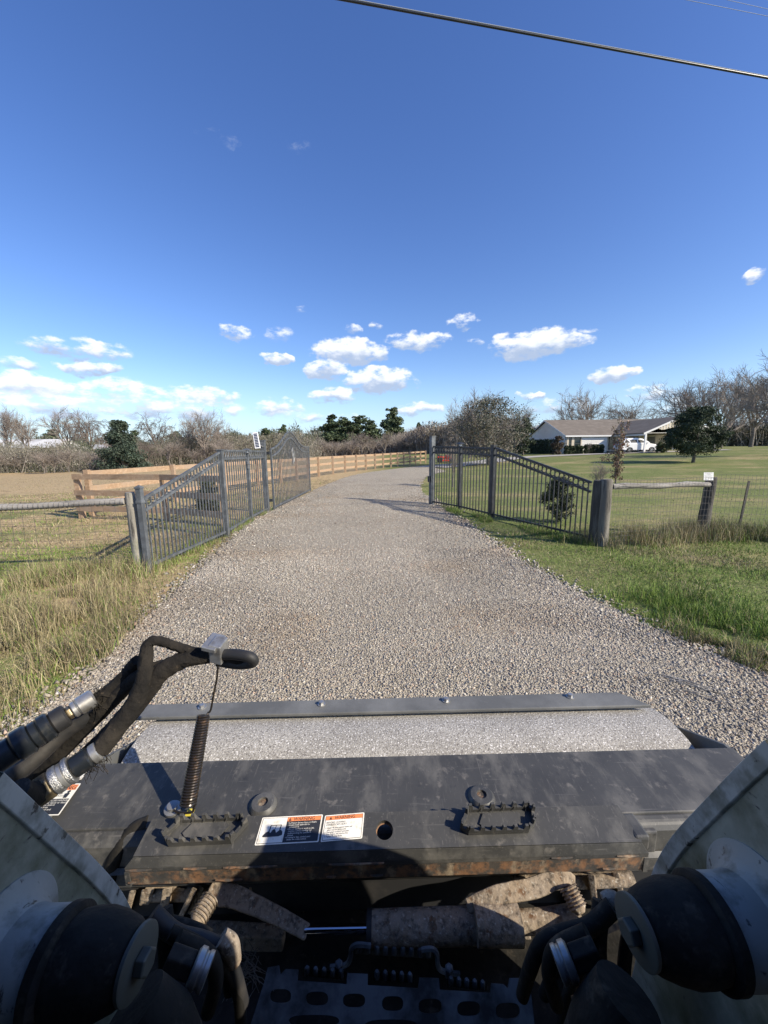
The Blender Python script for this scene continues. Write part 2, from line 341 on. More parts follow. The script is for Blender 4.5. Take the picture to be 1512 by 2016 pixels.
def gn(sc, det, lo, hi, st=(1, 1, 1)):
    m_ = n.new('ShaderNodeVectorMath'); m_.operation = 'MULTIPLY'; m_.inputs[1].default_value = st; l.new(P_, m_.inputs[0])
    t = n.new('ShaderNodeTexNoise'); t.inputs['Scale'].default_value = sc; t.inputs['Detail'].default_value = det; t.inputs['Roughness'].default_value = .65; l.new(m_.outputs[0], t.inputs['Vector'])
    r = n.new('ShaderNodeMapRange'); l.new(t.outputs[0], r.inputs[0]); r.inputs[1].default_value = lo; r.inputs[2].default_value = hi; return r.outputs[0]
def gmix(f, a, b):
    x = n.new('ShaderNodeMix'); x.data_type = 'RGBA'; l.new(f, x.inputs[0])
    for i, q in ((6, a), (7, b)):
        if isinstance(q, tuple): x.inputs[i].default_value = (*q, 1)
        else: l.new(q, x.inputs[i])
    return x.outputs[2]
def gr(sock, lo, hi):
    r = n.new('ShaderNodeMapRange'); r.interpolation_type = 'SMOOTHSTEP'; l.new(sock, r.inputs[0]); r.inputs[1].default_value = lo; r.inputs[2].default_value = hi; return r.outputs[0]
def gm_(op, a, b):
    x = n.new('ShaderNodeMath'); x.operation = op
    for i, q in enumerate((a, b)):
        if isinstance(q, (int, float)): x.inputs[i].default_value = q
        else: l.new(q, x.inputs[i])
    return x.outputs[0]
green = gmix(gn(9, 6, .35, .65), (.095, .14, .034), (.15, .185, .058))
green = gmix(gn(60, 4, .45, .7), green, (.24, .215, .11))
tan = gmix(gn(7, 7, .35, .65), (.34, .25, .14), (.50, .38, .22)); tan = gmix(gn(45, 4, .52, .75), tan, (.20, .16, .08))
patch = gn(.22, 5, .48, .66, (1, 1.8, 1))
right = gmix(gm_('MULTIPLY', patch, .6), green, tan)
leftm = gmix(gn(.35, 5, .34, .54, (1, 1.5, 1)), green, tan)
far = gr(se.outputs[1], 10, 19); leftm = gmix(gm_('MULTIPLY', far, .93), leftm, tan)
allc = gmix(gr(se.outputs[0], -2.5, 1.0), leftm, right)
soil = gmix(gn(3, 6, .58, .7), allc, (.10, .078, .055)); l.new(soil, bs.inputs['Base Color'])
bt = n.new('ShaderNodeTexNoise'); bt.inputs['Scale'].default_value = 14; bt.inputs['Detail'].default_value = 8; l.new(P_, bt.inputs['Vector'])
bn = n.new('ShaderNodeBump'); bn.inputs['Strength'].default_value = .7; bn.inputs['Distance'].default_value = .05; l.new(bt.outputs[0], bn.inputs['Height']); l.new(bn.outputs[0], bs.inputs['Normal'])
mb = MB(); mb.v = [Vector(p) for p in gv]; mb.f = gf
o = part('ground', mb, 'field_grass'); o['kind'] = 'structure'

LE = [G(u, v) for u, v in [(180,1350),(232,1300),(300,1225),(370,1160),(440,1092),(505,1030),(560,998),(610,973),(640,957),(690,938),(735,929),(790,922),(838,917)]]
RE = [G(u, v) for u, v in [(1560,1372),(1512,1345),(1380,1290),(1200,1210),(1050,1130),(960,1072),(905,1032),(868,1004),(845,985),(826,966),(829,950),(845,936),(880,928)]]
LE = [Vector((LE[0].x-.25, -2.5, 0)), Vector((LE[0].x-.12, 1, 0))]+LE; RE = [Vector((RE[0].x+.3, -2.5, 0)), Vector((RE[0].x+.15, 1, 0))]+RE
def resamp(P, m):
    P = catmull(P, 8); d = [0]
    for i in range(1, len(P)): d.append(d[-1]+(P[i]-P[i-1]).length)
    A = np.array([tuple(p) for p in P]); t = np.linspace(0, d[-1], m)**1.0
    return np.stack([np.interp(t, d, A[:, i]) for i in range(3)], 1)
def byy(P, yy):
    A = np.array([tuple(p) for p in catmull(P, 8)]); return np.interp(yy, A[:, 1], A[:, 0])
KL = LE; KR = RE
def ribbon(A, B, nc, dz):
    V = []; F = []
    for i in range(len(A)):
        for k in range(nc+1):
            t = k/nc; x, y = A[i][0]*(1-t)+B[i][0]*t, A[i][1]*(1-t)+B[i][1]*t
            crown = .035*(1-(2*t-1)**2)
            V.append((x, y, zg(x, y)+dz+crown))
    for i in range(len(A)-1):
        for k in range(nc): a = i*(nc+1)+k; F.append((a, a+1, a+nc+2, a+nc+1))
    m_ = MB(); m_.v = [Vector(p) for p in V]; m_.f = F; return m_
ra, rb = resamp(LE, 120), resamp(RE, 120)
# jagged edges
for arr, sg in ((ra, -1), (rb, 1)):
    arr[:, 0] += sg*(.05+.05*np.sin(arr[:, 1]*5.1)+.05*rng.standard_normal(len(arr))*np.clip(arr[:, 1]/3, 0, 1))
gvm = bpy.data.materials.new('gravel'); gvm.use_nodes = True; MATS['gravel'] = gvm
n, l = gvm.node_tree.nodes, gvm.node_tree.links; bs = n['Principled BSDF']; bs.inputs['Roughness'].default_value = .95; bs.inputs['Specular IOR Level'].default_value = .15
geo = n.new('ShaderNodeNewGeometry'); P_ = geo.outputs['Position']
def vor(sc):
    v_ = n.new('ShaderNodeTexVoronoi'); v_.inputs['Scale'].default_value = sc; v_.inputs['Randomness'].default_value = 1; l.new(P_, v_.inputs['Vector']); return v_
v1, v2 = vor(62), vor(130)
hs1 = n.new('ShaderNodeSeparateColor'); l.new(v1.outputs['Color'], hs1.inputs[0])
c = gmix(hs1.outputs[0], (.31, .278, .215), (.54, .488, .385)); 
c = gmix(gm_('MULTIPLY', gr(hs1.outputs[1], .8, .9), .6), c, (.42, .34, .28))
c = gmix(gm_('MULTIPLY', gr(v1.outputs['Distance'], .40, .66), .4), c, (.18, .16, .135))
c = gmix(gm_('MULTIPLY', gn(.9, 5, .45, .68), .35), c, (.36, .31, .25))
c = gmix(gm_('MULTIPLY', gn(1.6, 6, .6, .72, (1, .5, 1)), .35), c, (.22, .18, .14))
l.new(c, bs.inputs['Base Color'])
hh = gm_('ADD', gm_('MULTIPLY', v1.outputs['Distance'], -1.0), gm_('MULTIPLY', v2.outputs['Distance'], -.35))
bn = n.new('ShaderNodeBump'); bn.inputs['Strength'].default_value = .9; bn.inputs['Distance'].default_value = .022; l.new(hh, bn.inputs['Height']); l.new(bn.outputs[0], bs.inputs['Normal'])
o = part('driveway', ribbon(ra, rb, 8, .02), 'gravel'); o['kind'] = 'structure'
# concrete strip running from the bend to the house
cl = [G(u, v) for u, v in [(846,921),(905,915),(960,909)]]+[W(1010, 44), W(1080, 46.5), W(1180, 47), W(1300, 46), W(1420, 46)]
cc = resamp(cl, 60); wd = 1.7; A, B = [], []
for i in range(60):
    t = cc[min(i+1, 59)]-cc[max(i-1, 0)]; t /= np.linalg.norm(t); nn = np.array([-t[1], t[0], 0])*wd
    A.append(cc[i]+nn); B.append(cc[i]-nn)
o = part('house_path', ribbon(A, B, 4, .045), 'concrete'); o['kind'] = 'structure'

def vnoise(x, y, s_, seed):
    r = np.random.default_rng(seed); T = r.random((64, 64)); X, Y = (x*s_) % 64, (y*s_) % 64
    i, j = X.astype(int), Y.astype(int); fx, fy = X-i, Y-j; fx = fx*fx*(3-2*fx); fy = fy*fy*(3-2*fy)
    g = lambda a, b: T[a % 64, b % 64]
    return (g(i, j)*(1-fx)+g(i+1, j)*fx)*(1-fy)+(g(i, j+1)*(1-fx)+g(i+1, j+1)*fx)*fy
def smoothnp(a, b, t):
    t = np.clip((t-a)/(b-a), 0, 1); return t*t*(3-2*t)
# ---- loose gravel, mesh stones
def inroad(x, y, mg=0.0):
    return (x > byy(KL, y)-mg) & (x < byy(KR, y)+mg)
def stones(n_, y0, y1, size, mode):
    y = rng.uniform(y0**.5, y1**.5, n_)**2
    a, b = byy(KL, y), byy(KR, y)
    if mode == 'in': x = a-.1+(b-a+.2)*rng.random(n_)
    else:
        sd = rng.random(n_) < .5; off = np.abs(rng.normal(0, .16, n_)); x = np.where(sd, a-off+.05, b+off-.05)
    t = np.clip((x-a)/(b-a), 0, 1); z = np.array([zg(p, q) for p, q in zip(x, y)])+.02+.035*(1-(2*t-1)**2)
    if mode != 'in': z -= .012
    s_ = size*rng.uniform(.45, 1.45, n_)*np.clip(.8+y/16, .8, 1.5)*(1+.45*np.abs(2*t-1)**3)
    if mode == 'in' and y1 > 10: s_ *= 1-.6*smoothnp(12, y1, y)
    base = np.array([(1, 0, 0), (-1, 0, 0), (0, 1, 0), (0, -1, 0), (0, 0, 1), (0, 0, -1)], float)
    V = base[None]*rng.uniform(.55, 1.15, (n_, 6, 1)); V += rng.normal(0, .22, V.shape)
    V *= np.stack([rng.uniform(.7, 1.3, n_), rng.uniform(.6, 1.1, n_), rng.uniform(.45, .8, n_)], 1)[:, None, :]
    th = rng.uniform(0, 6.28, n_); ph = rng.normal(0, .5, n_); c_, s2 = np.cos(th), np.sin(th); cp, sp_ = np.cos(ph), np.sin(ph)
    X, Y, Zz = V[..., 0].copy(), V[..., 1].copy(), V[..., 2].copy()
    X, Zz = X*cp[:, None]-Zz*sp_[:, None], X*sp_[:, None]+Zz*cp[:, None]
    X, Y = X*c_[:, None]-Y*s2[:, None], X*s2[:, None]+Y*c_[:, None]
    V = np.stack([X, Y, Zz], -1)*s_[:, None, None]+np.stack([x, y, z+s_*.15], 1)[:, None, :]
    f = np.array([(0, 2, 4), (2, 1, 4), (1, 3, 4), (3, 0, 4), (2, 0, 5), (1, 2, 5), (3, 1, 5), (0, 3, 5)])
    F = (f[None]+(np.arange(n_)*6)[:, None, None]).reshape(-1, 3)
    g = rng.beta(2.2, 2.2, n_)*.33+.17
    wt_ = np.exp(-((t-.33)/.09)**2)+np.exp(-((t-.67)/.09)**2)          # wheel tracks: packed, dustier
    g = g*(.86+.10*wt_+.30*(vnoise(x, y, .9, 61)-.4)+.12*(vnoise(x, y, 3.1, 62)-.5)-.10*np.abs(2*t-1)**3)
    br_ = np.clip((vnoise(x, y, 1.1, 71)-.55)*3, 0, 1)[:, None]*.5
    c3 = np.stack([g*1.08, g*.98, g*.82], 1); c3 = c3*(1-br_)+c3*np.array([.86, .74, .62])*br_; k = rng.random(n_)
    c3[k < .06] *= np.array([1.1, .9, .8]); c3[k > .965] = np.array([.58, .54, .46])
    return V.reshape(-1, 3), F, np.repeat(c3, 6, 0)
parts = [stones(120000, 1.5, 6.5, .0098, 'in'), stones(52000, 6.5, 26, .0105, 'in'), stones(14000, 1.5, 14, .014, 'edge')]
oV = np.concatenate([p[0] for p in parts]); off = np.cumsum([0]+[len(p[0]) for p in parts])
oF = np.concatenate([p[1]+off[i] for i, p in enumerate(parts)]); oT = np.concatenate([p[2] for p in parts])
o = mkobj('loose_gravel', fromnp('loose_gravel', oV, oF, 'stone', oT)); o['kind'] = 'stuff'
tag(o, 'grey and pinkish crushed stone spread over the driveway', 'gravel')

# ---- grass blades
PAL = np.array([(.135, .225, .035), (.20, .285, .05), (.095, .155, .03), (.30, .255, .14), (.42, .36, .21), (.21, .165, .095), (.12, .09, .055)])
def blades(x, y, h, wdt, dry, lean=.5, mix=None):
    n_ = len(x); z = np.array([zg(p, q) for p, q in zip(x, y)])
    th = rng.uniform(0, 6.28, n_); ld = rng.uniform(0, 6.28, n_); le = np.abs(rng.normal(lean, .35, n_))
    wv = np.stack([np.cos(th), np.sin(th), np.zeros(n_)], 1)*wdt[:, None]/2
    L1 = np.stack([np.cos(ld)*np.sin(le*.6), np.sin(ld)*np.sin(le*.6), np.cos(le*.6)], 1)*(h*.55)[:, None]
    le2 = np.clip(le*1.7, 0, 1.9)
    L2 = np.stack([np.cos(ld)*np.sin(le2), np.sin(ld)*np.sin(le2), np.cos(le2)], 1)*(h*.45)[:, None]
    b = np.stack([x, y, z-.01], 1)
    V = np.stack([b-wv, b+wv, b+L1-wv*.7, b+L1+wv*.7, b+L1+L2], 1)
    f = np.array([(0, 1, 3), (0, 3, 2), (2, 3, 4)]); F = (f[None]+(np.arange(n_)*5)[:, None, None]).reshape(-1, 3)
    isdry = rng.random(n_) < dry
    idx = np.where(isdry, rng.choice([3, 4, 5, 6], n_, p=[.36, .30, .24, .10]), rng.choice([0, 1, 2], n_, p=[.42, .34, .24]))
    c3 = PAL[idx]*rng.uniform(.8, 1.2, (n_, 1))*(.62+.62*(vnoise(x, y, 1.9, 33)*.55+vnoise(x, y, 5.5, 34)*.45))[:, None]
    return V.reshape(-1, 3), F, np.repeat(c3, 5, 0)
def field(n_, r0, r1, a0, a1, hmul, wmul, p=1.0):
    r = (r0**p+(r1**p-r0**p)*rng.random(n_))**(1/p); a = R_(a0)+R_(a1-a0)*rng.random(n_)
    x, y = r*np.sin(a), r*np.cos(a)
    jit = rng.normal(0, .07, n_)+.12*(vnoise(x, y, 3, 91)-.5); keep = ~inroad(x, y, 0+jit) & (y > .3)
    x, y, r = x[keep], y[keep], r[keep]
    d1 = vnoise(x, y, .8, 1)*.6+vnoise(x, y, 2.6, 2)*.4
    dryL = np.clip((d1-.30)*2.0, .08, .90)*np.where(y > 9, 1.05, 1); dryR = np.clip((d1-.42)*2.3, .03, .85)
    dry = np.where(x < -1.5, np.clip(dryL+.04, 0, 1), dryR)
    far_ = smoothnp(9, 18, y); dry = np.where(x < -1.5, dry*(1-far_)+.92*far_, dry*(1-far_*.3)+.1*far_)
    hh_ = (.035+.07*vnoise(x, y, 1.3, 5)**1.4+.05*vnoise(x, y, 5, 6))*hmul*rng.uniform(.6, 1.4, len(x))
    dd_ = np.where(x < 0, byy(KL, y)-x, x-byy(KR, y)); hh_ *= np.clip(.45+dd_*1.2, .45, 1.0)
    hh_ = np.where((y > 8) & (x > 0) & (x > 2.5), hh_*.5, hh_)
    w_ = (.0035+.0022*np.minimum(r, 16)/3)*wmul*np.ones(len(x))
    return blades(x, y, hh_, w_, dry, np.where(rng.random(len(x)) < .6, 2.2, .9))
def fenceweeds(P, Q, n_, wd_, h0, h1, dry):
    t = rng.random(n_); x = P[0]+(Q[0]-P[0])*t+rng.normal(0, wd_, n_); y = P[1]+(Q[1]-P[1])*t+rng.normal(0, wd_, n_)
    cl_ = vnoise(x, y, 3.2, 11); k = (cl_ > .35) & ~inroad(x, y, .08); x, y, cl_ = x[k], y[k], cl_[k]
    return blades(x, y, h0+(h1-h0)*rng.random(len(x))**1.5*(.4+cl_), .005*np.ones(len(x)), dry*np.ones(len(x)), .45)
fl = [field(240000, 1.6, 9, -62, -3, .62, .72, 1.15), field(180000, 2.0, 10, 12, 62, .72, .75, 1.15), field(50000, 18, 55, -62, -8, .9, .6, 1.0), field(60000, 8, 22, -62, -5, 1.1, .9, 1.0), field(55000, 9, 26, 2, 62, .9, 1.1, 1.0),
      fenceweeds(G(278,1128), G(0,1150), 9000, .22, .08, .36, .75), fenceweeds(G(290,1128), G(525,1008), 9000, .14, .06, .22, .45),
      fenceweeds(G(1165,1072), G(1400,1055), 14000, .22, .10, .50, .82), fenceweeds(G(1400,1055), G(1540,1062), 9000, .22, .08, .40, .6),
      fenceweeds(G(850,998), G(1165,1075), 13000, .14, .06, .20, .22), fenceweeds(G(60,1220), G(150,1350), 9000, .5, .10, .34, .85),
      fenceweeds(G(0,1250), G(120,1180), 6000, .4, .10, .42, .9), fenceweeds(G(1290,1190), G(1512,1260), 9000, .35, .05, .2, .1), fenceweeds(G(1380,1260), G(1512,1320), 5000, .2, .06, .2, .8)]
off = np.cumsum([0]+[len(p[0]) for p in fl])
o = mkobj('grass', fromnp('grass', np.concatenate([p[0] for p in fl]), np.concatenate([p[1]+off[i] for i, p in enumerate(fl)]), 'blade', np.concatenate([p[2] for p in fl])))
o['kind'] = 'stuff'; tag(o, 'mixed green and straw coloured rough grass on both verges', 'grass')

# ------------------------------------------------------------------ steel fence and gate
UP = Vector((0, 0, 1))
def ring(mb, c, ax, r, rt, n=10):
    ax = Vector(ax).normalized(); u_ = UP; w_ = ax.cross(u_).normalized()
    pts = [c+(u_*math.cos(2*math.pi*k/n)+w_*math.sin(2*math.pi*k/n))*r for k in range(n+1)]
    return mb.tube(pts, rt, 4, cap=False)
def steel_post(u, v, h, w_, label, m='fence_steel', cap='flat', fdir=None, group='steel gate posts'):
    p = G(u, v); t = thing('steel_post', label, 'post', p, group)
    d = fdir or Vector((1, 0, 0)); s_ = Vector((-d.y, d.x, 0))
    part('post_shaft', MB().obox(p+UP*(h/2-.1), d*w_/2, s_*w_/2, UP*(h/2+.1)), m, t, bevel=.004)
    if cap == 'flat':
        part('post_cap', MB().obox(p+UP*(h+.012), d*(w_/2+.012), s_*(w_/2+.012), UP*.012), m, t, bevel=.004)
    elif cap == 'pyramid':
        a = w_/2+.008; q = p+UP*h; cs = [q-d*a-s_*a, q+d*a-s_*a, q+d*a+s_*a, q-d*a+s_*a]; mb = MB().hexa([c_+UP*.02 for c_ in cs], (0, 0, -.02))
        mb.add([c_+UP*.0205 for c_ in cs]+[q+UP*.055], [(0, 1, 4), (1, 2, 4), (2, 3, 4), (3, 0, 4)]); part('post_cap', mb, m, t)
        part('post_collar', MB().obox(p+UP*(h-.19), d*(w_/2+.008), s_*(w_/2+.008), UP*.02), m, t, bevel=.003)
    else:                                                   # little lantern cap
        q = p+UP*h; a = w_/2
        part('lantern_base', MB().obox(q+UP*.012, d*(a+.02), s_*(a+.02), UP*.012), m, t, bevel=.003)
        part('lantern_glass', MB().obox(q+UP*.05, d*a*.8, s_*a*.8, UP*.024), 'white_trim', t, bevel=.003)
        r_ = a+.05; cs = [q+UP*.075-d*r_-s_*r_, q+UP*.075+d*r_-s_*r_, q+UP*.075+d*r_+s_*r_, q+UP*.075-d*r_+s_*r_]
        mb = MB().hexa([c_+UP*.014 for c_ in cs], (0, 0, -.014)); e = a*.6; q2 = q+UP*.125
        tp = [q2-d*e-s_*e, q2+d*e-s_*e, q2+d*e+s_*e, q2-d*e+s_*e]
        mb.add([c_+UP*.0145 for c_ in cs]+tp, [(0, 1, 5, 4), (1, 2, 6, 5), (2, 3, 7, 6), (3, 0, 4, 7), (4, 5, 6, 7)]); part('lantern_roof', mb, m, t)
    return p, t
def panel(name, A, B, hA, hB, npk, label, m, cat='fence panel', rings=True, arch=None, group='steel fence panels beside the drive', kid='picket', under=.05, rail_gap=.17, midrail=None, emb=None):
    """A,B ground ends; hA,hB top heights above the ground at each end"""
    d = (B-A); d.z = 0; ln = d.length; d.normalize(); s_ = Vector((-d.y, d.x, 0))
    t = thing(name, label, cat, (A+B)/2, group)
    zt = (lambda f: A.z*(1-f)+B.z*f+hA*(1-f)+hB*f+(arch(f) if arch else 0))
    zb = (lambda f: A.z*(1-f)+B.z*f+under)
    K = 24 if arch else 1
    for off in (0, -rail_gap):
        pts = [A*(1-i/K)+B*(i/K) for i in range(K+1)]
        for i, p in enumerate(pts): p.z = zt(i/K)+off-.02
        mb = MB()
        if K == 1: mb.beam(pts[0], pts[1], .035, .04)
        else:
            o0 = len(mb.v)
            for p in pts:
                for a_, b_ in ((-1, -1), (1, -1), (1, 1), (-1, 1)): mb.v.append(p+s_*.018*a_+UP*.02*b_)
            for i in range(K):
                for k in range(4): k2 = (k+1) % 4; mb.f.append([i*4+k, i*4+k2, i*4+4+k2, i*4+4+k])
            mb.f += [[3, 2, 1, 0], [K*4, K*4+1, K*4+2, K*4+3]]
        part('rail', mb, m, t)
    pb, pe = Vector((A.x, A.y, zb(0)+.06)), Vector((B.x, B.y, zb(1)+.06)); part('rail', MB().beam(pb, pe, .035, .04), m, t)
    if midrail: part('rail', MB().beam(Vector((A.x, A.y, A.z+midrail)), Vector((B.x, B.y, B.z+midrail)), .03, .035), m, t)
    rb_ = MB()
    for i in range(npk):
        f = (i+.5)/npk; p = A*(1-f)+B*f
        a_, b_ = Vector((p.x, p.y, zb(f))), Vector((p.x, p.y, zt(f)+.0))
        part(kid, MB().obox((a_+b_)/2, d*.0095, s_*.0095, UP*((b_-a_).z/2)), m, t)
        if rings and i < npk-1:
            f2 = (i+1)/npk; q = A*(1-f2)+B*f2; q.z = zt(f2)-rail_gap/2-.02
            ring(rb_, q, s_, min(rail_gap/2-.025, ln/npk/2+.002), .0085, 12)
    if rings: part('ring_trim', rb_, m, t)
    if arch or emb:
        for f in (0, 1):
            p = A*(1-f)+B*f; part('stile', MB().obox(Vector((p.x, p.y, (zb(f)+zt(f))/2)), d*.025, s_*.024, UP*(zt(f)-zb(f))/2), m, t, bevel=.003)
    return t, d, s_
p1 = G(295, 1128); p2 = G(447, 1056); p3 = G(495, 1026); p4 = G(528, 1008); p5 = G(850, 994); p6 = G(904, 1004); p7 = G(967, 1020); p8 = G(1158, 1068)
dl = (p4-p1).normalized(); dr = (p7-p5).normalized()
steel_post(293, 1128, HT(277, 962, p1.y)-p1.z, .075, 'grey steel post with a pyramid cap standing right beside the weathered log post', cap='pyramid', fdir=dl)
steel_post(447, 1056, HT(443, 887, p2.y)-p2.z, .10, 'grey square steel post between the sloping and the level part of the left fence', fdir=dl)
steel_post(495, 1026, HT(489, 893, p3.y)-p3.z, .075, 'grey steel post topped by a lantern cap left of the gate with the solar panel', cap='lantern', fdir=dl)
_, hinge_post = steel_post(526, 1008, HT(524, 868, p4.y)-p4.z, .125, 'thick grey steel hinge post that the open arched gate hangs from', fdir=dl)
_, latch_post = steel_post(850, 994, HT(850, 860, p5.y)-p5.z, .135, 'tallest grey steel post, on the right of the drive opening, with a latch box', fdir=dr)
steel_post(904, 1004, HT(905, 880, p6.y)-p6.z, .075, 'dark steel post with a lantern cap in the level part of the right fence', 'fence_black', cap='lantern', fdir=dr)
steel_post(967, 1020, HT(970, 878, p7.y)-p7.z, .10, 'dark steel post where the right fence starts to slope down', 'fence_black', fdir=dr)
mb = MB(); q = p5+Vector((-.10, -.02, HT(843, 943, p5.y)-p5.z)); mb.box(q-Vector((.035, .05, .09)), q+Vector((.035, .05, .09))); part('latch_box', mb, 'fence_black', latch_post, bevel=.006)
mb = MB(); q = p3+Vector((.03, -.05, HT(495, 915, p3.y)-p3.z))
hb = thing('gate_latch', 'small bright latch handle on the lantern post of the left fence', 'latch', q)
part('latch_plate', MB().box(q-Vector((.02, .012, .09)), q+Vector((.02, .012, .09))), 'galvanised', hb, bevel=.004)
part('latch_lever', MB().tube([q+Vector((0, -.02, .03)), q+Vector((0, -.07, .03)), q+Vector((.09, -.08, .02))], .011, 8), 'galvanised', hb, smooth_=True)
e_ = lambda u, v, p: HT(u, v, p.y)-p.z
panel('fence_panel', p1+dl*.05, p2-dl*.06, e_(290, 980, p1), e_(437, 889, p2), 23, 'grey steel picket panel sloping up from the log post on the left', 'fence_steel')
panel('fence_panel', p2+dl*.06, p3-dl*.05, e_(449, 885, p2), e_(489, 886, p3), 11, 'grey level picket panel on the left, between the slope post and the lantern post', 'fence_steel')
panel('fence_panel', p3+dl*.05, p4-dl*.07, e_(495, 886, p3), e_(520, 887, p4), 8, 'narrow grey picket panel left of the gate, under the solar panel', 'fence_steel')
panel('fence_panel', p5+dr*.07, p6-dr*.05, e_(856, 878, p5), e_(900, 879, p6), 10, 'dark level picket panel right of the tallest gate post', 'fence_black')
panel('fence_panel', p6+dr*.05, p7-dr*.06, e_(908, 879, p6), e_(962, 881, p7), 10, 'dark level picket panel between lantern post and slope post on the right', 'fence_black')
dr2 = (p8-p7); dr2.z = 0; dr2.normalize()
panel('fence_panel', p7+dr2*.06, p8-dr2*.03, e_(974, 880, p7), e_(1158, 948, p8), 24, 'dark steel picket panel sloping down to the thick wooden post on the right', 'fence_black')
# gate leaf
g0 = G(540, 1006); g1 = G(611, 969)
gh0, gh1 = e_(540, 884, g0), e_(611, 879, g1); mid = None
top_ = HT(573, 849, (g0.y*.55+g1.y*.45))
am = top_-((gh0+gh1)/2)-(g0.z+g1.z)/2
arch = lambda f: am*math.exp(-((f-.43)/.235)**2)
gt, gd, gs = panel('driveway_gate', g0, g1, gh0, gh1, 31, 'open grey steel gate leaf with an arched top and a figure emblem', 'fence_steel', 'gate', rings=False, arch=arch, group=None, rail_gap=.20, midrail=None)
gt.pop('group', None) if 'group' in gt.keys() else None
# emblem: cut-out standing figure under a looped rope
fm = .47; ec = g0*(1-fm)+g1*fm; dist = ec.y; ez0, ez1 = HT(577, 914, dist), HT(577, 881, dist); eh = ez1-ez0; ew = eh*.55
def E_(a, b): return Vector((ec.x, ec.y, ez0+eh*b))+gd*ew*a-gs*.03
mb = MB()
for poly in ([(-.25, .64), (.30, .64), (.34, .50), (.20, .40), (.17, .22), (.28, .05), (.14, 0), (.02, .18), (-.10, 0), (-.24, .03), (-.12, .24), (-.13, .42), (-.30, .50)],
             [(-.05, .62), (.05, .62), (.06, .82), (-.04, .82)], [(-.13, .80), (.15, .80), (.10, .86), (-.08, .86)], [(-.07, .84), (.08, .84), (.05, .92), (-.04, .92)]):
    mb.prism([E_(a, b) for a, b in poly], gs*.008)
mb.tube([E_(.40*math.cos(a), .72+.26*math.sin(a)) for a in [x*.35 for x in range(-2, 12)]], .012, 5)
mb.tube([E_(.42, .55), E_(.50, .4), E_(.45, .2), E_(.3, .12)], .012, 5)
part('emblem', mb, 'wire_light', gt)
for v in (892, 985):
    q = p4*.5+g0*.5; q = Vector((q.x, q.y, HT(534, v, q.y))); part('hinge', MB().box(q-Vector((.05, .03, .04)), q+Vector((.05, .03, .04))), 'fence_black', gt, bevel=.004)
# solar panel + control box
q = D(503, 867, p4.y*.97); sc = p4.y*.97/757
sp_ = thing('solar_panel', 'small white framed solar panel tilted above the left gate post', 'solar panel', q-UP*.25)
a0 = (D(497, 852, p4.y*.97), D(507, 851, p4.y*.97), D(513, 882, p4.y*.95), D(502, 883, p4.y*.95)); nrm = (a0[1]-a0[0]).cross(a0[3]-a0[0]).normalized(); nrm = nrm if nrm.y < 0 else -nrm
mb = MB(); mb.hexa(a0, -nrm*.02); part('panel_frame', mb, 'white_trim', sp_, bevel=.003)
F_ = lambda s, t: a0[3]*(1-s)*(1-t)+a0[2]*s*(1-t)+a0[0]*(1-s)*t+a0[1]*s*t
sgn = 1
cb = MB()
for i in range(9):
    t0, t1 = .06+i*.1, .06+i*.1+.072
    cb.hexa([F_(.16, t0)+nrm*sgn*.004, F_(.84, t0)+nrm*sgn*.004, F_(.84, t1)+nrm*sgn*.004, F_(.16, t1)+nrm*sgn*.004], -nrm*sgn*.003)
part('solar_cells', cb, 'solar_cell', sp_)
part('bracket', MB().tube([F_(.5, .3)-nrm*.02, Vector((p4.x, p4.y, F_(.5, .1).z-.02)), Vector((p4.x, p4.y, p4.z+1.5))], .018, 8), 'galvanised', sp_, smooth_=True)
q = D(512, 874, p4.y*1.0); cbx = thing('control_box', 'pale grey gate opener box beside the solar panel', 'box', q-UP*.07)
part('box_body', MB().box(q-Vector((.09, .05, .07)), q+Vector((.09, .05, .07))), 'metal_roof', cbx, bevel=.01); part('box_lid', MB().box(q+Vector((-.10, -.06, .071)), q+Vector((.10, .06, .085))), 'fence_steel', cbx, bevel=.004)

# ------------------------------------------------------------------ wooden posts, rails, wire
def log_post(u, v, vt, r, m, label, sq=False, split=0, lean=(0, 0)):
    p = G(u, v); h = HT(u, vt, p.y)-p.z; t = thing('wooden_post', label, 'post', p)
    rg = random.Random(u); pts = [p+Vector((lean[0]*f, lean[1]*f, f*h-.05)) for f in (0, .2, .4, .6, .8, .97, 1)]
    mb = MB().tube(pts, [r*(1+rg.uniform(-.05, .05))*(1.08-.12*i/6) for i in range(6)]+[r*.84], 14)
    for q in mb.v: q += Vector((rg.uniform(-1, 1), rg.uniform(-1, 1), 0))*r*.035
    part('log', mb, m, t, smooth_=True)
    return p, h, t
def mesh_fence(P, Q, h, name, label, m='wire', sx=.05, hz=(0, .08, .16, .24, .34, .44, .56, .68, .80, .92, 1.02, 1.1, 1.18), sag=.012, seg=14):
    d = Q-P; ln = Vector((d.x, d.y, 0)).length; k = int(ln/sx); mb = MB(); rg = random.Random(3)
    pos = lambda f, z: P+(Q-P)*f+UP*(z+sag*math.sin(f*17)*(z/h)+.02)+Vector((0, 1, 0))*.02*math.sin(f*9+z*3)
    for i in range(k+1):
        f = i/k; mb.tube([pos(f, 0), pos(f, h*.5)+Vector((rg.uniform(-.006, .006), 0, 0)), pos(f, h)], .0024, 3, cap=False)
    for z in hz:
        z = min(z/1.18*h, h); mb.tube([pos(i/seg, z) for i in range(seg+1)], .0026, 3, cap=False)
    o = part(name, mb, m, None, loc=(P+Q)/2); tag(o, label, 'wire fence'); return o
wp1, wh1, t = log_post(276, 1126, 962, .068, 'old_wood', 'weathered grey log post wrapped in wire at the left end of the steel fence', lean=(-.0, -.02))
mb = MB()
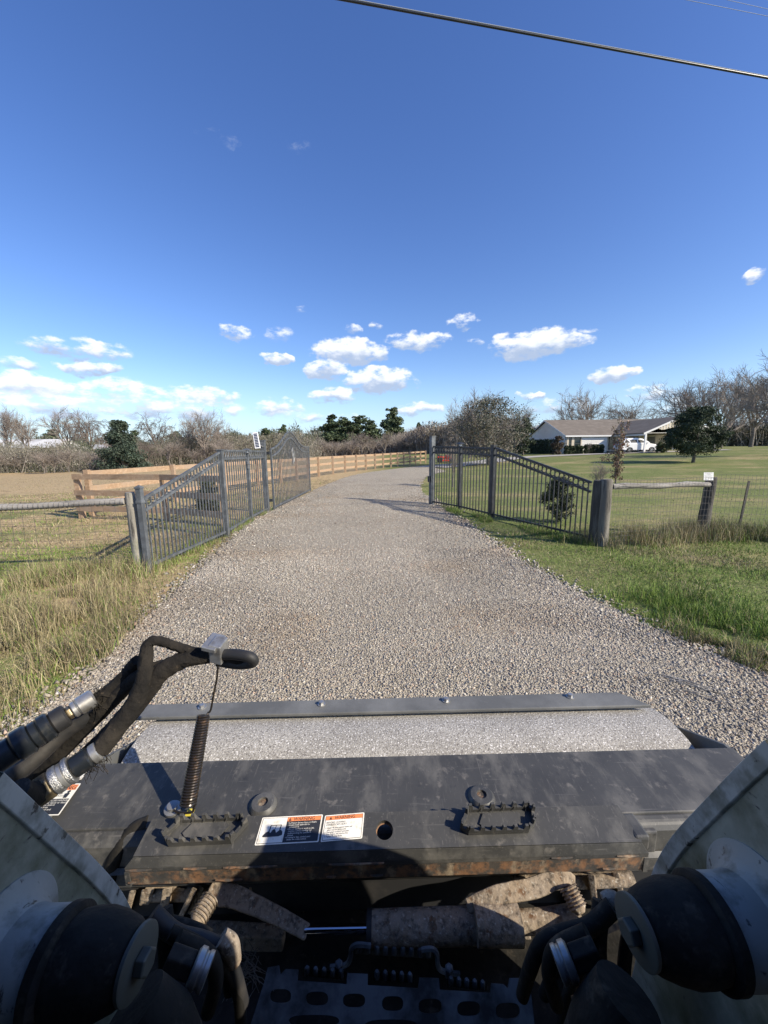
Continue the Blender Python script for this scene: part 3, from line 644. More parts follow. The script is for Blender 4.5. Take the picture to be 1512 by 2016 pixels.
for i in range(11):
    z = .12+i*.1; mb.tube([wp1+Vector((math.cos(a)*.074, math.sin(a)*.074, z+.01*math.sin(a*3+i))) for a in [x*.55 for x in range(5, 13)]], .0028, 4, cap=False)
for a in (4.0, 4.5, 5.0, 5.5): mb.tube([wp1+Vector((math.cos(a)*.074, math.sin(a)*.074, z)) for z in (.05, .4, .8, wh1*.92)], .0028, 4, cap=False)
part('wire_wrap', mb, 'wire_light', t)
rl_y = wp1.y-.1; a_ = D(246, 987, wp1.y*1.0); b_ = D(-260, 1012, 5.4)
tr = thing('log_rail', 'long weathered round rail laid from the left log post out of the frame', 'rail', (a_+b_)/2)
part('rail_log', MB().tube([a_.lerp(b_, i/8)+UP*.008*math.sin(i*1.7) for i in range(9)], [.048+.004*math.sin(i*2.1) for i in range(9)], 12), 'rail_wood', tr, smooth_=True)
mb = MB()
for i in range(50):
    q = a_.lerp(b_, (i+.5)/50); mb.tube([q+Vector((0, math.cos(a)*.053, math.sin(a)*.053)) for a in [x*.6+1.4 for x in range(7)]], .0032, 4, cap=False)
part('wire_loops', mb, 'wire', tr)
gl = G(-420, 1150); gl = Vector((b_.x-2, b_.y, zg(b_.x, b_.y)))
mesh_fence(wp1+Vector((-.05, -.05, 0)), Vector((b_.x, b_.y-.03, 0)), a_.z-.02, 'woven_wire_fence', 'rusty woven wire hanging below the round rail on the left', sx=.16)
# left outer post beyond the frame carries the rail
wp2, wh2, t = log_post(1168, 1072, 940, .085, 'dark_wood', 'dark wooden post at the low end of the right steel fence')
wp3, wh3, t = log_post(1184, 1074, 938, .10, 'worn_wood', 'stout grey wooden post wrapped by wire beside the dark one on the right')
wp4, wh4, t = log_post(1380, 1056, 934, .095, 'dark_wood', 'dark wooden post carrying the white notice on the right', lean=(.06, 0))
pa, pb = Vector((wp3.x+.09, wp3.y-.02, HT(1200, 958, wp3.y))), Vector((wp4.x-.02, wp4.y-.05, HT(1375, 953, wp4.y)))
tr = thing('log_rail', 'old split rail nailed between the two wooden posts on the right', 'rail', (pa+pb)/2)
part('rail_log', MB().tube([pa.lerp(pb, i/8)+UP*.012*math.sin(i*1.3) for i in range(9)], [.05+.006*math.sin(i*2.3) for i in range(9)], 12), 'rail_wood', tr, smooth_=True)
mesh_fence(wp3+Vector((.1, -.1, 0)), wp4+Vector((.0, -.12, 0)), 1.16, 'woven_wire_fence', 'rusty woven wire between the stout post and the post with the notice', sx=.075)
tp = G(1452, 1054); tph = HT(1459, 947, tp.y)-tp.z; tt = thing('metal_stake', 'thin rusty steel stake holding up the woven wire at the right edge', 'stake', tp)
part('stake_web', MB().beam(tp-UP*.05, tp+UP*tph+Vector((.08, 0, 0)), .035, .006, up=(0, 1, 0)), 'dark_wood', tt)
part('stake_flange', MB().beam(tp-UP*.05+Vector((0, .02, 0)), tp+UP*tph+Vector((.08, .02, 0)), .005, .035, up=(0, 1, 0)), 'rust_edge', tt)
er = G(1600, 1062); mesh_fence(wp4+Vector((.05, -.12, 0)), Vector((er.x+.5, er.y-.1, 0)), 1.2, 'woven_wire_fence', 'rusty woven wire running from the notice post past the steel stake', sx=.075)
# notice
q = D(1394, 938, (wp4.y)*.985-.0); dp = ray(1394, 938); s_ = wp4.y*.985/757
nt_ = thing('notice_sign', 'small white printed notice tacked to the dark wooden post', 'sign', D(1394, 946, wp4.y*.985))
c4 = [D(1386, 930, wp4.y*.985), D(1405, 930, wp4.y*.985), D(1404.5, 945.5, wp4.y*.985), D(1385.5, 945.5, wp4.y*.985)]
nn_ = (c4[1]-c4[0]).cross(c4[3]-c4[0]).normalized(); nn_ = nn_ if nn_.y < 0 else -nn_
part('notice_sheet', MB().hexa(c4, -nn_*.004), 'white_trim', nt_)
lm = MB(); rg = random.Random(5)
for li, (v, hgt, x0, x1) in enumerate([(.88, .055, .08, .88), (.76, .03, .3, .68), (.63, .055, .06, .86), (.46, .03, .1, .85), (.30, .03, .08, .9), (.15, .03, .1, .35), (.15, .03, .6, .82)]):
    x = x0
    while x < x1:
        wl = rg.uniform(.03, .09); F2 = lambda s, t: c4[3]*(1-s)*(1-t)+c4[2]*s*(1-t)+c4[0]*(1-s)*t+c4[1]*s*t
        lm.add([F2(x, v)+nn_*.002, F2(min(x+wl, x1), v)+nn_*.002, F2(min(x+wl, x1), v+hgt)+nn_*.002, F2(x, v+hgt)+nn_*.002], [(0, 1, 2, 3)]); x += wl+.02
part('notice_print', lm, 'decal_black', nt_)

# ------------------------------------------------------------------ brown board fences
def board_fence(pts, hs, label, grp, hp=1.28, bw=.14, side=-1):
    t = thing('board_fence', label, 'fence', pts[0], grp)
    for i, p in enumerate(pts):
        part('fence_post', MB().obox(p+UP*(hp/2-.08), (.06, 0, 0), (0, .06, 0), UP*(hp/2+.08)), 'brown_board', t)
    for i in range(len(pts)-1):
        a, b = pts[i], pts[i+1]; d = (b-a); d.z = 0; d.normalize(); s2 = Vector((-d.y, d.x, 0))*side*.085
        for h in hs:
            part('board', MB().beam(a+s2+UP*h-d*.05, b+s2+UP*h+d*.05, .035, bw), 'brown_board', t)
    return t
ca = Vector(W(143, 10.2)); ca.z = zg(ca.x, ca.y)
nb = Vector(W(314, 9.7)); nc = Vector(W(430, 8.9))
for p in (nb, nc): p.z = zg(p.x, p.y)
board_fence([ca, nb, nc], (1.12, .70, .28), 'near shaded run of brown board fence seen behind the left steel pickets', 'brown board fences', side=-1, hp=1.15, bw=.14)
fpx = [(628,938.5),(656,933.5),(680,930),(702,927.5),(721,925.5),(739,923.5),(755,921.5),(770,920),(783,918.5),(795,917),(807,915.8),(818,914.5),(828,913.2),(838,912)]
fp = [G(u, v) for u, v in fpx]
fA = ca+Vector((.05, .30, 0)); more = [fA.lerp(fp[0], t) for t in (0, .2, .38, .54, .68, .80, .90)]
for p in more: p.z = zg(p.x, p.y)
board_fence(more+fp, (1.17, .76, .34), 'long sunlit run of new three board fence curving along the left of the drive', 'brown board fences', side=1, bw=.15)

# ------------------------------------------------------------------ overhead lines
def cable(P, Q, r, label, sag, m='cable_black', wrap=False):
    t = thing('overhead_cable', label, 'cable', (P+Q)/2, None); pts = []
    for i in range(61):
        f = i/60; p = P.lerp(Q, f); p.z -= sag*4*f*(1-f); pts.append(p)
    part('cable_core', MB().tube(pts, r, 10), m, t, smooth_=True)
    if wrap:
        hx = []; ln = (Q-P).length; d = (Q-P).normalized(); u_ = d.cross(UP).normalized()
        mbw = MB(); 
        for i in range(int(ln/.35)):
            f = (i+.5)*.35/ln; p = P.lerp(Q, f); p.z -= sag*4*f*(1-f)
            mbw.tube([p-d*.03+UP*(r+.001), p+UP*(r+.006), p+d*.03+UP*(r+.001)], .004, 5)
        part('lashing_clips', mbw, 'cable_steel', t)
        pts2 = [p+UP*(r+.006)+u_*.004 for p in pts]; part('support_wire', MB().tube(pts2, .0045, 6), 'cable_steel', t, smooth_=True)
    return t
a = Z(668, -2, 5.2); b = Z(1514, 154, 5.2); d = (b-a).normalized()
cable(a-d*28, b+d*28, .0135, 'thick black lashed cable crossing the top right of the sky', .0, wrap=True)
a = Z(1352, 0, 9); b = Z(1512, 32, 9); d = (b-a).normalized(); cable(a-d*30, b+d*30, .004, 'faint thin wire high in the top right corner', 0, 'cable_thin')
a = Z(1450, 4, 10); b = Z(1512, 18, 10); d = (b-a).normalized(); cable(a-d*30, b+d*30, .004, 'faintest thin wire at the very corner, above the other thin wire', 0, 'cable_thin')

# ------------------------------------------------------------------ trees
def bare_tree(seed, h=10.0, spread=.75, trunk_f=.22, kids=(7, 6, 6, 8), up=.25, r0=.22, droop=0, ang=(.35, .95), fine=1.0):
    rg = random.Random(seed); tr = MB(); V = []; F = []
    def rot(d, a):
        ax = Vector((rg.uniform(-1, 1), rg.uniform(-1, 1), rg.uniform(-1, 1))).cross(d).normalized(); return (Matrix.Rotation(a, 3, ax) @ d).normalized()
    def seg(mb, pts, rs, n):
        mb.tube(pts, rs, n, cap=False)
    cr = MB()
    def limb(p, d, ln, r, lv):
        m = 3 if lv < 3 else 2; pts = [p]; rs = [r]; q = p; dd = d
        for i in range(m):
            dd = (dd+Vector((rg.gauss(0, .16), rg.gauss(0, .16), rg.gauss(0, .12)+up*.25-(droop*.25 if lv > 1 else 0)))).normalized(); q = q+dd*ln/m; pts.append(q); rs.append(r*(1-(i+1)/m*.55))
        seg(cr, pts, rs, 5 if lv < 2 else 3)
        if lv >= len(kids): return
        nk = kids[lv]
        for k in range(nk):
            f = .25+.75*(k+rg.random())/nk; i = min(m-1, int(f*m)); g = f*m-i; bp = pts[i].lerp(pts[i+1], g); br = rs[i]*(1-g)+rs[i+1]*g
            bd = rot((pts[i+1]-pts[i]).normalized(), rg.uniform(*ang))
            limb(bp, bd, ln*rg.uniform(.42, .66), max(br*.6, .016*fine), lv+1)
    th = h*trunk_f; base = [Vector((0, 0, -.3)), Vector((0, 0, .15)), Vector((rg.uniform(-.1, .1), rg.uniform(-.1, .1), th*.6)), Vector((rg.uniform(-.2, .2), rg.uniform(-.2, .2), th))]
    tr.tube(base, [r0*1.5, r0*1.1, r0*.9, r0*.8], 9)
    for k in range(kids[0]+1):
        a = 6.28*k/(kids[0]+1)+rg.uniform(-.4, .4); el = rg.uniform(.15, 1.0)*spread if k else .08
        limb(base[3]-Vector((0, 0, th*rg.uniform(0, .25))), Vector((math.cos(a)*math.sin(el), math.sin(a)*math.sin(el), math.cos(el))), h*(1-trunk_f)*rg.uniform(.52, .66)*(1.0-.12*el), r0*.55, 1)
    zm = max(v.z for v in cr.v)
    for v in cr.v: v.z = v.z*h/zm if v.z > 0 else v.z
    for v in tr.v: v.z = v.z*h/zm if v.z > 0 else v.z
    return tr, cr
def mesh_of(mb, m, name, smooth_=False):
    me = bpy.data.meshes.new(name); me.from_pydata([tuple(v) for v in mb.v], [], mb.f); me.materials.append(MATS[m])
    if smooth_: me.polygons.foreach_set('use_smooth', [True]*len(me.polygons))
    return me
def leaf_cloud(clumps, n_, size, cols, seed, flat=.9, needle=False, shell=.55):
    r = np.random.default_rng(seed); C_ = np.array([c[:3] for c in clumps]); Rr = np.array([c[3] for c in clumps]); Rz = np.array([c[4] if len(c) > 4 else c[3] for c in clumps])
    wt = Rr**2; idx = r.choice(len(C_), n_, p=wt/wt.sum()); d = r.normal(size=(n_, 3)); d /= np.linalg.norm(d, axis=1)[:, None]
    rad = shell+(1-shell)*r.random(n_)**.7; rad = rad*np.where(r.random(n_) < .06, 1.2, 1)
    p = C_[idx]+d*rad[:, None]*np.stack([Rr[idx], Rr[idx], Rz[idx]], 1)
    u = r.normal(size=(n_, 3)); u /= np.linalg.norm(u, axis=1)[:, None]; v = np.cross(u, r.normal(size=(n_, 3))); v /= np.linalg.norm(v, axis=1)[:, None]
    s = size*r.uniform(.5, 1.4, n_)[:, None]; asp = .28 if needle else .6
    V = np.stack([p-u*s, p-v*s*asp, p+u*s, p+v*s*asp], 1).reshape(-1, 3); F = np.arange(n_*4).reshape(-1, 4)
    cc_ = np.array(cols)[r.integers(0, len(cols), n_)]; ck = r.uniform(.8, 1.2, len(C_))[idx]
    return V, F, np.repeat(cc_*ck[:, None]*r.uniform(.8, 1.25, (n_, 1)), 4, 0)
def put_tree(name, label, cat, loc, h, meT, meC, h0, rz=0, grp=None, wscale=1.0):
    t = thing(name, label, cat, loc, grp); t.rotation_euler.z = rz; s_ = h/h0; t.scale = (s_*wscale, s_*wscale, s_)
    mkobj('trunk', meT, t); mkobj('crown', meC, t); return t
BT = []
for i, kw in enumerate([dict(seed=3), dict(seed=11, spread=.95, trunk_f=.18), dict(seed=19, spread=1.1, trunk_f=.16, kids=(8, 6, 6, 8)), dict(seed=27, spread=.6, trunk_f=.3, kids=(6, 5, 6, 8)),
                        dict(seed=35, spread=.8, droop=1.1, kids=(5, 5, 6, 8), trunk_f=.3)]):
    tr_, cr_ = bare_tree(**kw); BT.append((mesh_of(tr_, 'bark', 'trunk', True), mesh_of(cr_, 'twig' if i != 4 else 'twig_dark', 'crown')))
# (px, top px, distance, kind, width, label)
bare = [(15, 790, 66, 0, .62, 'bare grey tree at the far left edge, above the low shed roof'),
        (52, 806, 68, 3, .8, 'thin bare tree second from the left edge'),
        (136, 797, 64, 3, .85, 'upright bare tree just left of the vine draped one'),
        (178, 803, 62, 4, .95, 'bare tree draped with hanging vines on the left'),
        (308, 808, 60, 4, .8, 'bare tree with drooping twigs alone right of the dark cedar'),
        (372, 806, 60, 1, .55, 'left one of the tall bare trees above the sloping steel pickets'),
        (402, 797, 58, 0, .75, 'tallest bare tree above the sloping steel pickets'),
        (432, 822, 62, 3, .7, 'low bare tree right of the tall ones, over the left level panel'),
        (925, 752, 50, 2, .95, 'wide bare tree rising behind the big bushy tree right of the drive'),
        (1012, 782, 60, 1, .95, 'bare tree right behind the bushy tree, left of the house'),
        (1150, 752, 84, 2, 1.0, 'broad bare tree standing behind the house roof'),
        (1236, 772, 84, 1, 1.25, 'lower bare tree behind the house, right of the broad one'),
        (1350, 738, 70, 0, 1.1, 'bare tree behind the carport gable'),
        (1418, 706, 62, 2, .95, 'tall bare tree behind the small round evergreen on the right'),
        (1532, 645, 33, 1, .8, 'large bare tree cut by the right edge of the picture'),
        (700, 856, 120, 1, 1.0, 'small bare tree in front of the middle pines'),
        (815, 838, 118, 0, 1.0, 'bare tree right of the tall lone pine'),
        (845, 850, 110, 2, 1.1, 'bare tree directly left of the tallest gate post'),
        (590, 858, 120, 3, 1.0, 'bare tree seen over the arched gate'),
        (480, 850, 90, 1, 1.0, 'low bare tree left of the solar panel'),
        (865, 842, 90, 3, 1.1, 'thin bare tree above the tallest gate post'),
        (1478, 722, 64, 0, 1.0, 'bare tree between the tall one and the large one at the right edge'),
        (1450, 800, 85, 1, 1.0, 'distant bare tree low behind the round evergreen'),
        (1493, 822, 90, 0, 1.2, 'low distant bare tree near the right edge')]
for i, (u, vt, dd_, k, ws, lb) in enumerate(bare):
    p = W(u, dd_); p.z = zg(p.x, p.y); put_tree('bare_tree', lb, 'tree', p, HT(u, vt, dd_)-p.z, *BT[k], 10.0, i*1.3, 'bare winter trees', ws)
rg = random.Random(77)
ORD = ['leftmost', 'second', 'third', 'fourth', 'fifth', 'sixth', 'seventh', 'eighth', 'ninth', 'tenth', 'eleventh', 'twelfth', 'thirteenth', 'fourteenth', 'fifteenth', 'rightmost']
ORD2 = ORD[:10]+['rightmost']
for i in range(16):
    u = -20+i*31+rg.uniform(-10, 10); dd_ = rg.uniform(49, 53); p = W(u, dd_); p.z = zg(p.x, p.y)
    put_tree('scrub_tree', ORD[i]+(' of the' if i in (0, 15) else ' from the left of the')+' small leafless scrub trees before the brown brush', 'tree', p, rg.uniform(2.4, 4.6), *BT[rg.choice([0, 1, 3, 4])], 10.0, i, 'scrub trees at the edge of the brush', rg.uniform(.9, 1.4))
for i in range(11):
    u = 620+i*23+rg.uniform(-7, 7); dd_ = rg.uniform(82, 98); p = W(u, dd_); p.z = zg(p.x, p.y)
    put_tree('woodland_tree', ORD2[i]+(' of the' if i in (0, 10) else ' from the left of the')+' low grey trees right behind the curving board fence', 'tree', p, rg.uniform(3.6, 6.0), *BT[rg.choice([0, 1, 2])], 10.0, i, 'bare trees behind the board fence', rg.uniform(.9, 1.3))
# evergreens
GRN = [(.05, .075, .04), (.07, .10, .05), (.09, .12, .055), (.045, .065, .035), (.12, .14, .07)]
def pine_mesh(seed, h=14, low=.35, wide=.31):
    rg = random.Random(seed); cl_ = []
    for k in range(54):
        f = low+(1-low)*(k+.5)/54; rr = h*wide*(1.05-.75*((f-low)/(1-low))**1.6)*rg.uniform(.55, 1.1); a = rg.uniform(0, 6.28); q = rr*rg.uniform(.2, .8)
        cl_.append((math.cos(a)*q, math.sin(a)*q, f*h, rr*.48, rr*.26))
    cl_.append((0, 0, h*.96, h*.05, h*.05))
    V, F, T = leaf_cloud(cl_, 15000, .30, GRN, seed, shell=.15)
    t = MB().tube([Vector((0, 0, -.3)), Vector((.1, 0, h*.5)), Vector((0, .1, h*.93))], [.2, .14, .04], 7)
    for c in cl_[:20]: t.tube([Vector((0, 0, c[2]-.5)), Vector(c[:3])], [.05, .02], 4, cap=False)
    return mesh_of(t, 'bark', 'trunk', True), fromnp('crown', V, F, 'leaf', T)
PN = [pine_mesh(1, low=.15, wide=.36), pine_mesh(2, low=.06, wide=.46), pine_mesh(5, low=.45, wide=.28)]
pines = [(655, 818, 124, 0, 1.4, 'left one of the dark pines beyond the board fence'), (684, 823, 122, 1, 1.5, 'dark pine filling the left of the middle clump'),
         (706, 820, 124, 1, 1.7, 'broadest dark pine in the middle clump beyond the board fence'), (727, 828, 122, 1, 1.35, 'dark pine at the right end of the middle clump'),
         (773, 803, 124, 0, 1.25, 'tall lone pine standing right of the middle clump'), (825, 832, 150, 2, .8, 'distant pine top right of the tall lone pine'),
         (524, 843, 150, 2, 1.1, 'distant pine above the gate opener box'), (560, 836, 160, 2, .9, 'distant pine behind the left shoulder of the gate arch'),
         (605, 855, 165, 1, 1.0, 'small distant pine just right of the gate arch'), (625, 858, 170, 2, 1.0, 'smallest distant pine left of the middle clump'),
         (540, 850, 150, 1, 1.2, 'distant pine between the opener box and the gate arch'),
         (268, 848, 200, 1, 1.3, 'distant pine over the brush between cedar and drooping tree'), (345, 850, 200, 1, 1.5, 'distant pine over the brush left of the tall bare trees'),
         (465, 852, 200, 1, 1.4, 'distant pine over the brush left of the solar panel'), (110, 846, 190, 1, 1.5, 'distant pine above the low shed roof')]
for i, (u, vt, dd_, k, ws, lb) in enumerate(pines):
    p = W(u, dd_); put_tree('pine_tree', lb, 'tree', p, HT(u, vt, dd_)-p.z, *PN[k], 14.0, i*2.1, 'dark pines', ws)
def bush_tree(name, label, u, vt, dist, hw, base, seed, cols, n_, size, zlo=.2, cat='tree', trunk=True, shell=.35, cone=False, twigs=False, nc=26, rs=1.0):
    p = G(*base) if base else W(u, dist); 
    if dist: p = W(u, dist); p.z = zg(p.x, p.y)
    dist = p.y; h = HT(u, vt, dist)-p.z; rg = random.Random(seed); Wd = hw*dist/757; cl_ = []
    for k in range(nc):
        f = rg.random(); z = h*(zlo+(1-zlo)*f); prof = (1-f)**.75*1.05 if cone else math.sin(math.pi*min(1, .18+.80*f))**.6
        a = rg.uniform(0, 6.28); q = Wd*prof*rg.uniform(.25, .82); rr = Wd*rg.uniform(.20, .36)*(.6+.4*prof)*rs
        cl_.append((math.cos(a)*q, math.sin(a)*q, min(z, h-rr*.8), rr, rr*.8))
    V, F, T = leaf_cloud(cl_, n_, size, cols, seed, shell=shell)
    t = thing(name, label, cat, p); tb = MB()
    if trunk: 
        tb.tube([Vector((0, 0, -.1)), Vector((.03, 0, h*zlo*.6)), Vector((0, .05, h*zlo*1.3))], [h*.032, h*.024, h*.02], 8)
    for c in cl_[:18]: tb.tube([Vector((0, 0, h*zlo*(1 if trunk else .1))), Vector((c[0]*.4, c[1]*.4, (h*zlo+c[2])*.5)), Vector(c[:3])], [h*.014, h*.009, h*.003], 4, cap=False)
    mkobj('trunk' if trunk else 'stems', mesh_of(tb, 'bark', 'trunk', True), t); mkobj('crown' if trunk else 'foliage', fromnp('crown', V, F, 'leaf', T), t)
    return t
DK = [(.03, .045, .022), (.045, .065, .03), (.06, .08, .04), (.035, .05, .03)]
OL = [(.075, .085, .055), (.11, .11, .08), (.06, .07, .045), (.15, .14, .11), (.19, .175, .145)]
bush_tree('cedar_tree', 'dark conical cedar in the brush on the left', 240, 826, 47, 48, None, 4, [(.03, .05, .035), (.045, .065, .045), (.06, .08, .055)], 14000, .11, .05, trunk=True, cone=True, nc=90)
bt_ = bush_tree('bushy_tree', 'big wide olive grey bushy tree right of the drive, behind the level steel panel', 962, 778, 33, 90, None, 8, OL, 15000, .062, .12, shell=0, nc=150, rs=.85)
br_ = mkobj('branches', BT[2][1], bt_); k_ = (HT(962, 782, 33)-bt_.location.z)/10; br_.scale = (k_*.8, k_*.8, k_); br_.location.x = -.5
bush_tree('bushy_tree', 'dark evergreen half hidden between the bushy tree and the house', 1030, 818, 52, 24, None, 9, DK, 6000, .11, .1)
bush_tree('small_evergreen', 'small round dark evergreen on the lawn right of the carport', 1368, 800, 29, 62, None, 12, DK, 34000, .052, .18, shell=.05, nc=170, rs=.66)
bush_tree('yellow_shrub', 'yellowish green tree between the pine clump and the lone pine', 765, 850, 105, 16, None, 14, [(.16, .16, .05), (.20, .19, .07), (.12, .13, .05)], 3500, .2, .15)
bush_tree('dark_shrub', 'dark leafy shrub behind the sloping right fence panel', 1108, 938, 8.9, 36, None, 15, DK+[(.09, .085, .04)], 9000, .02, .08, 'shrub', trunk=False, shell=.1, nc=60)
bush_tree('dark_shrub', 'dark leafy shrub behind the left steel pickets, by the board fence', 402, 946, 10.9, 32, None, 16, [(.03, .045, .018), (.05, .065, .025), (.10, .08, .04)], 9000, .026, .08, 'shrub', trunk=False, shell=.1, nc=60)
bush_tree('house_shrub', 'rusty leafed shrub at the corner of the house', 1098, 858, 50, 15, None, 17, [(.10, .07, .05), (.07, .065, .04), (.14, .10, .07)], 3500, .08, .05, 'shrub', trunk=False)
bush_tree('carport_shrub', 'green shrub in front of the carport, right of the white car', 1305, 868, 44, 15, None, 18, [(.08, .10, .04), (.12, .11, .05), (.05, .07, .03)], 3500, .07, .05, 'shrub', trunk=False)
# sapling with withered reddish leaves by the right fence
p = W(1218, 16.5); h = HT(1218, 826, 16.5)-p.z; rg = random.Random(6); tb = MB(); cl_ = []
for k in range(5):
    a = rg.uniform(0, 6.28); pts = [Vector((0, 0, -.05))]; 
    for f in (.25, .5, .75, 1): pts.append(Vector((math.cos(a)*.10*f*rg.uniform(.4, 1.6), math.sin(a)*.10*f, h*f*(1-.06*k))))
    tb.tube(pts, [.02, .017, .013, .009, .004], 5, cap=False)
    for q in catmull(pts, 5)[3:]: cl_.append((q.x+rg.gauss(0, .10), q.y+rg.gauss(0, .08), q.z, .11, .13))
for k in range(16):
    z = h*rg.uniform(.05, .9); a = rg.uniform(0, 6.28); tb.tube([Vector((0, 0, z)), Vector((math.cos(a)*.22, math.sin(a)*.2, z+.18)), Vector((math.cos(a)*.4*rg.random(), math.sin(a)*.4, z+.36))], [.007, .005, .002], 4, cap=False)
for k in range(7): cl_.append((-.45+rg.gauss(0, .12), 0, h*.42+rg.gauss(0, .12), .1, .1))
tb.tube([Vector((0, 0, h*.2)), Vector((-.3, 0, h*.36)), Vector((-.5, 0, h*.48))], [.01, .007, .003], 4)
t = thing('dried_sapling', 'tall narrow sapling with withered pinkish brown leaves behind the stout wooden post', 'tree', p)
V, F, T = leaf_cloud(cl_, 2300, .034, [(.20, .12, .09), (.28, .19, .14), (.14, .085, .06), (.22, .19, .09)], 31, shell=0)
mkobj('trunk', mesh_of(tb, 'bark', 'trunk', True), t); mkobj('crown', fromnp('crown', V, F, 'leaf', T), t)
for (u, dd_, vt, lb) in [(893, 17, 868, 'spindly leafless sapling behind the level right panel'), (1186, 13, 905, 'wiry dead weed behind the top of the stout wooden post'), (1160, 50, 870, 'thin bare young tree by the low hedge')]:
    p = W(u, dd_); put_tree('bare_sapling', lb, 'tree', p, HT(u, vt, dd_)-p.z, *BT[3], 10.0, u, None, .6)
# woods: brush masses
def brush(name, label, path, hpx, n_, seed, cols, size, depth=6, stems=True):
    r = np.random.default_rng(seed); A = np.array([tuple(W(u, d_)) for u, d_ in path]); t = r.random(n_)*(len(A)-1); i = t.astype(int); f = t-i
    b = A[i]*(1-f)[:, None]+A[np.minimum(i+1, len(A)-1)]*f[:, None]; H = np.interp(t, np.arange(len(hpx)), hpx)
    b[:, 1] += r.uniform(-1, 1, n_)*depth; b[:, 0] += r.normal(0, 1, n_)
    hh_ = H*(.25+1.15*vnoise(b[:, 0]+200, b[:, 1]*.3+60, .22, seed)*1.0+.25*vnoise(b[:, 0]+200, b[:, 1]+90, .9, seed+1)); z = hh_*r.random(n_)**1.15
    p = np.stack([b[:, 0], b[:, 1], np.array([zg(x, y) for x, y in b[:, :2]])+z], 1)
    u = r.normal(size=(n_, 3))*np.array([.55, .55, 1.3]); u /= np.linalg.norm(u, axis=1)[:, None]; v = np.cross(u, r.normal(size=(n_, 3))); v /= np.linalg.norm(v, axis=1)[:, None]
    s = size*r.uniform(.4, 1.5, n_)[:, None]; k = r.random(n_) < .6; asp = np.where(k, .06, .35)[:, None]
    V = np.stack([p-u*s*np.where(k, 2.6, .8)[:, None], p-v*s*asp, p+u*s*np.where(k, 2.6, .8)[:, None], p+v*s*asp], 1).reshape(-1, 3)
    ci = np.clip((vnoise(b[:, 0]+300, z*2+b[:, 1], .15, seed+5)*len(cols)+r.normal(0, .8, n_)).astype(int), 0, len(cols)-1)
    T = np.repeat(np.array(cols)[ci]*r.uniform(.7, 1.3, (n_, 1)), 4, 0)
    ns_ = 800 if n_ > 70000 else 300; t2 = r.random(ns_)*(len(A)-1); i2 = t2.astype(int); f2 = (t2-i2)[:, None]; b2 = A[i2]*(1-f2)+A[np.minimum(i2+1, len(A)-1)]*f2
    b2[:, 1] -= depth*r.uniform(-.3, 1.1, ns_); H2 = np.interp(t2, np.arange(len(hpx)), hpx)*r.uniform(.3, 1.15, ns_); wv_ = size*.35*r.uniform(.5, 1.4, ns_); lx = r.normal(0, .35, ns_)*H2
    z2 = np.array([zg(x, y) for x, y in b2[:, :2]]); S_ = np.stack([np.stack([b2[:, 0]-wv_, b2[:, 1], z2-.1], 1), np.stack([b2[:, 0]+wv_, b2[:, 1], z2-.1], 1), np.stack([b2[:, 0]+wv_*.3+lx, b2[:, 1], z2+H2], 1), np.stack([b2[:, 0]-wv_*.3+lx, b2[:, 1], z2+H2], 1)], 1).reshape(-1, 3)
    V = np.concatenate([V, S_]); T = np.concatenate([T, np.repeat(np.array([(.26, .23, .19)])*r.uniform(.4, 1.5, (ns_, 1)), 4, 0)]); n_ += ns_
    o = mkobj(name, fromnp(name, V, np.arange(n_*4).reshape(-1, 4), 'leaf', T)); o['kind'] = 'stuff'; tag(o, label, 'brush'); return o
BR = [(.10, .105, .065), (.155, .145, .105), (.21, .19, .15), (.175, .165, .125), (.27, .25, .21), (.09, .105, .06), (.075, .095, .05)]
brush('brushwood', 'tangled brown winter brush along the far edge of the left field', [(-330, 52), (-60, 54), (60, 56), (200, 58), (330, 60), (460, 64), (620, 76)], [3.1, 2.8, 2.8, 3.2, 2.9, 3.3, 3.5], 150000, 41, BR, .14, 4)
brush('distant_woods', 'hazy far tree line behind the left brush and the gate', [(-330, 170), (0, 175), (200, 185), (400, 190), (560, 180), (680, 160)], [7.5, 7.5, 8, 8.5, 9, 9], 60000, 43, [(.075, .09, .06), (.10, .11, .075), (.13, .125, .095), (.085, .10, .065)], .7, 14)
brush('grey_woods', 'grey brown leafless woods beyond the curving board fence', [(600, 108), (640, 107), (700, 106), (745, 104), (775, 100), (830, 92), (900, 84), (980, 80), (1060, 88)], [4.6, 2.8, 2.4, 3.0, 4.6, 5.2, 5.2, 5.0, 4.8], 90000, 47, [(.16, .135, .11), (.23, .19, .16), (.29, .245, .205), (.19, .17, .125), (.25, .215, .18)], .32, 7)
brush('right_brush', 'low brush and far hedges behind the lawn right of the small evergreen', [(1330, 92), (1420, 88), (1500, 84), (1620, 80), (1900, 78)], [3.2, 4, 4.2, 4.2, 4], 40000, 53, [(.10, .10, .06), (.14, .13, .08), (.09, .085, .055), (.17, .15, .11)], .3, 6)
# ------------------------------------------------------------------ sheds beyond the brush
for (u0, u1, dd_, v0, v1, lb) in [(-60, 108, 96, 866, 882, 'long low pale metal roof behind the brush at the far left'), (162, 214, 110, 876, 884, 'second smaller pale metal roof behind the brush, left of the cedar')]:
    a, b = W(u0, dd_), W(u1, dd_); z1, z0 = HT((u0+u1)/2, v0, dd_), HT((u0+u1)/2, v1, dd_)
    t = thing('metal_shed', lb, 'shed', (a+b)/2, None)
    g0_ = min(a.z, b.z)-.3
    part('wall', MB().box((a.x+.5, dd_+.3, g0_), (b.x-.5, dd_+9, z0-.02)), 'shed_wall', t)
    mb = MB(); mb.prism([(a.x, dd_-.4, z0), (a.x, dd_+4.6, z1+.2), (a.x, dd_+9.6, z0)], (b.x-a.x, 0, 0)); part('roof', mb, 'metal_roof', t)

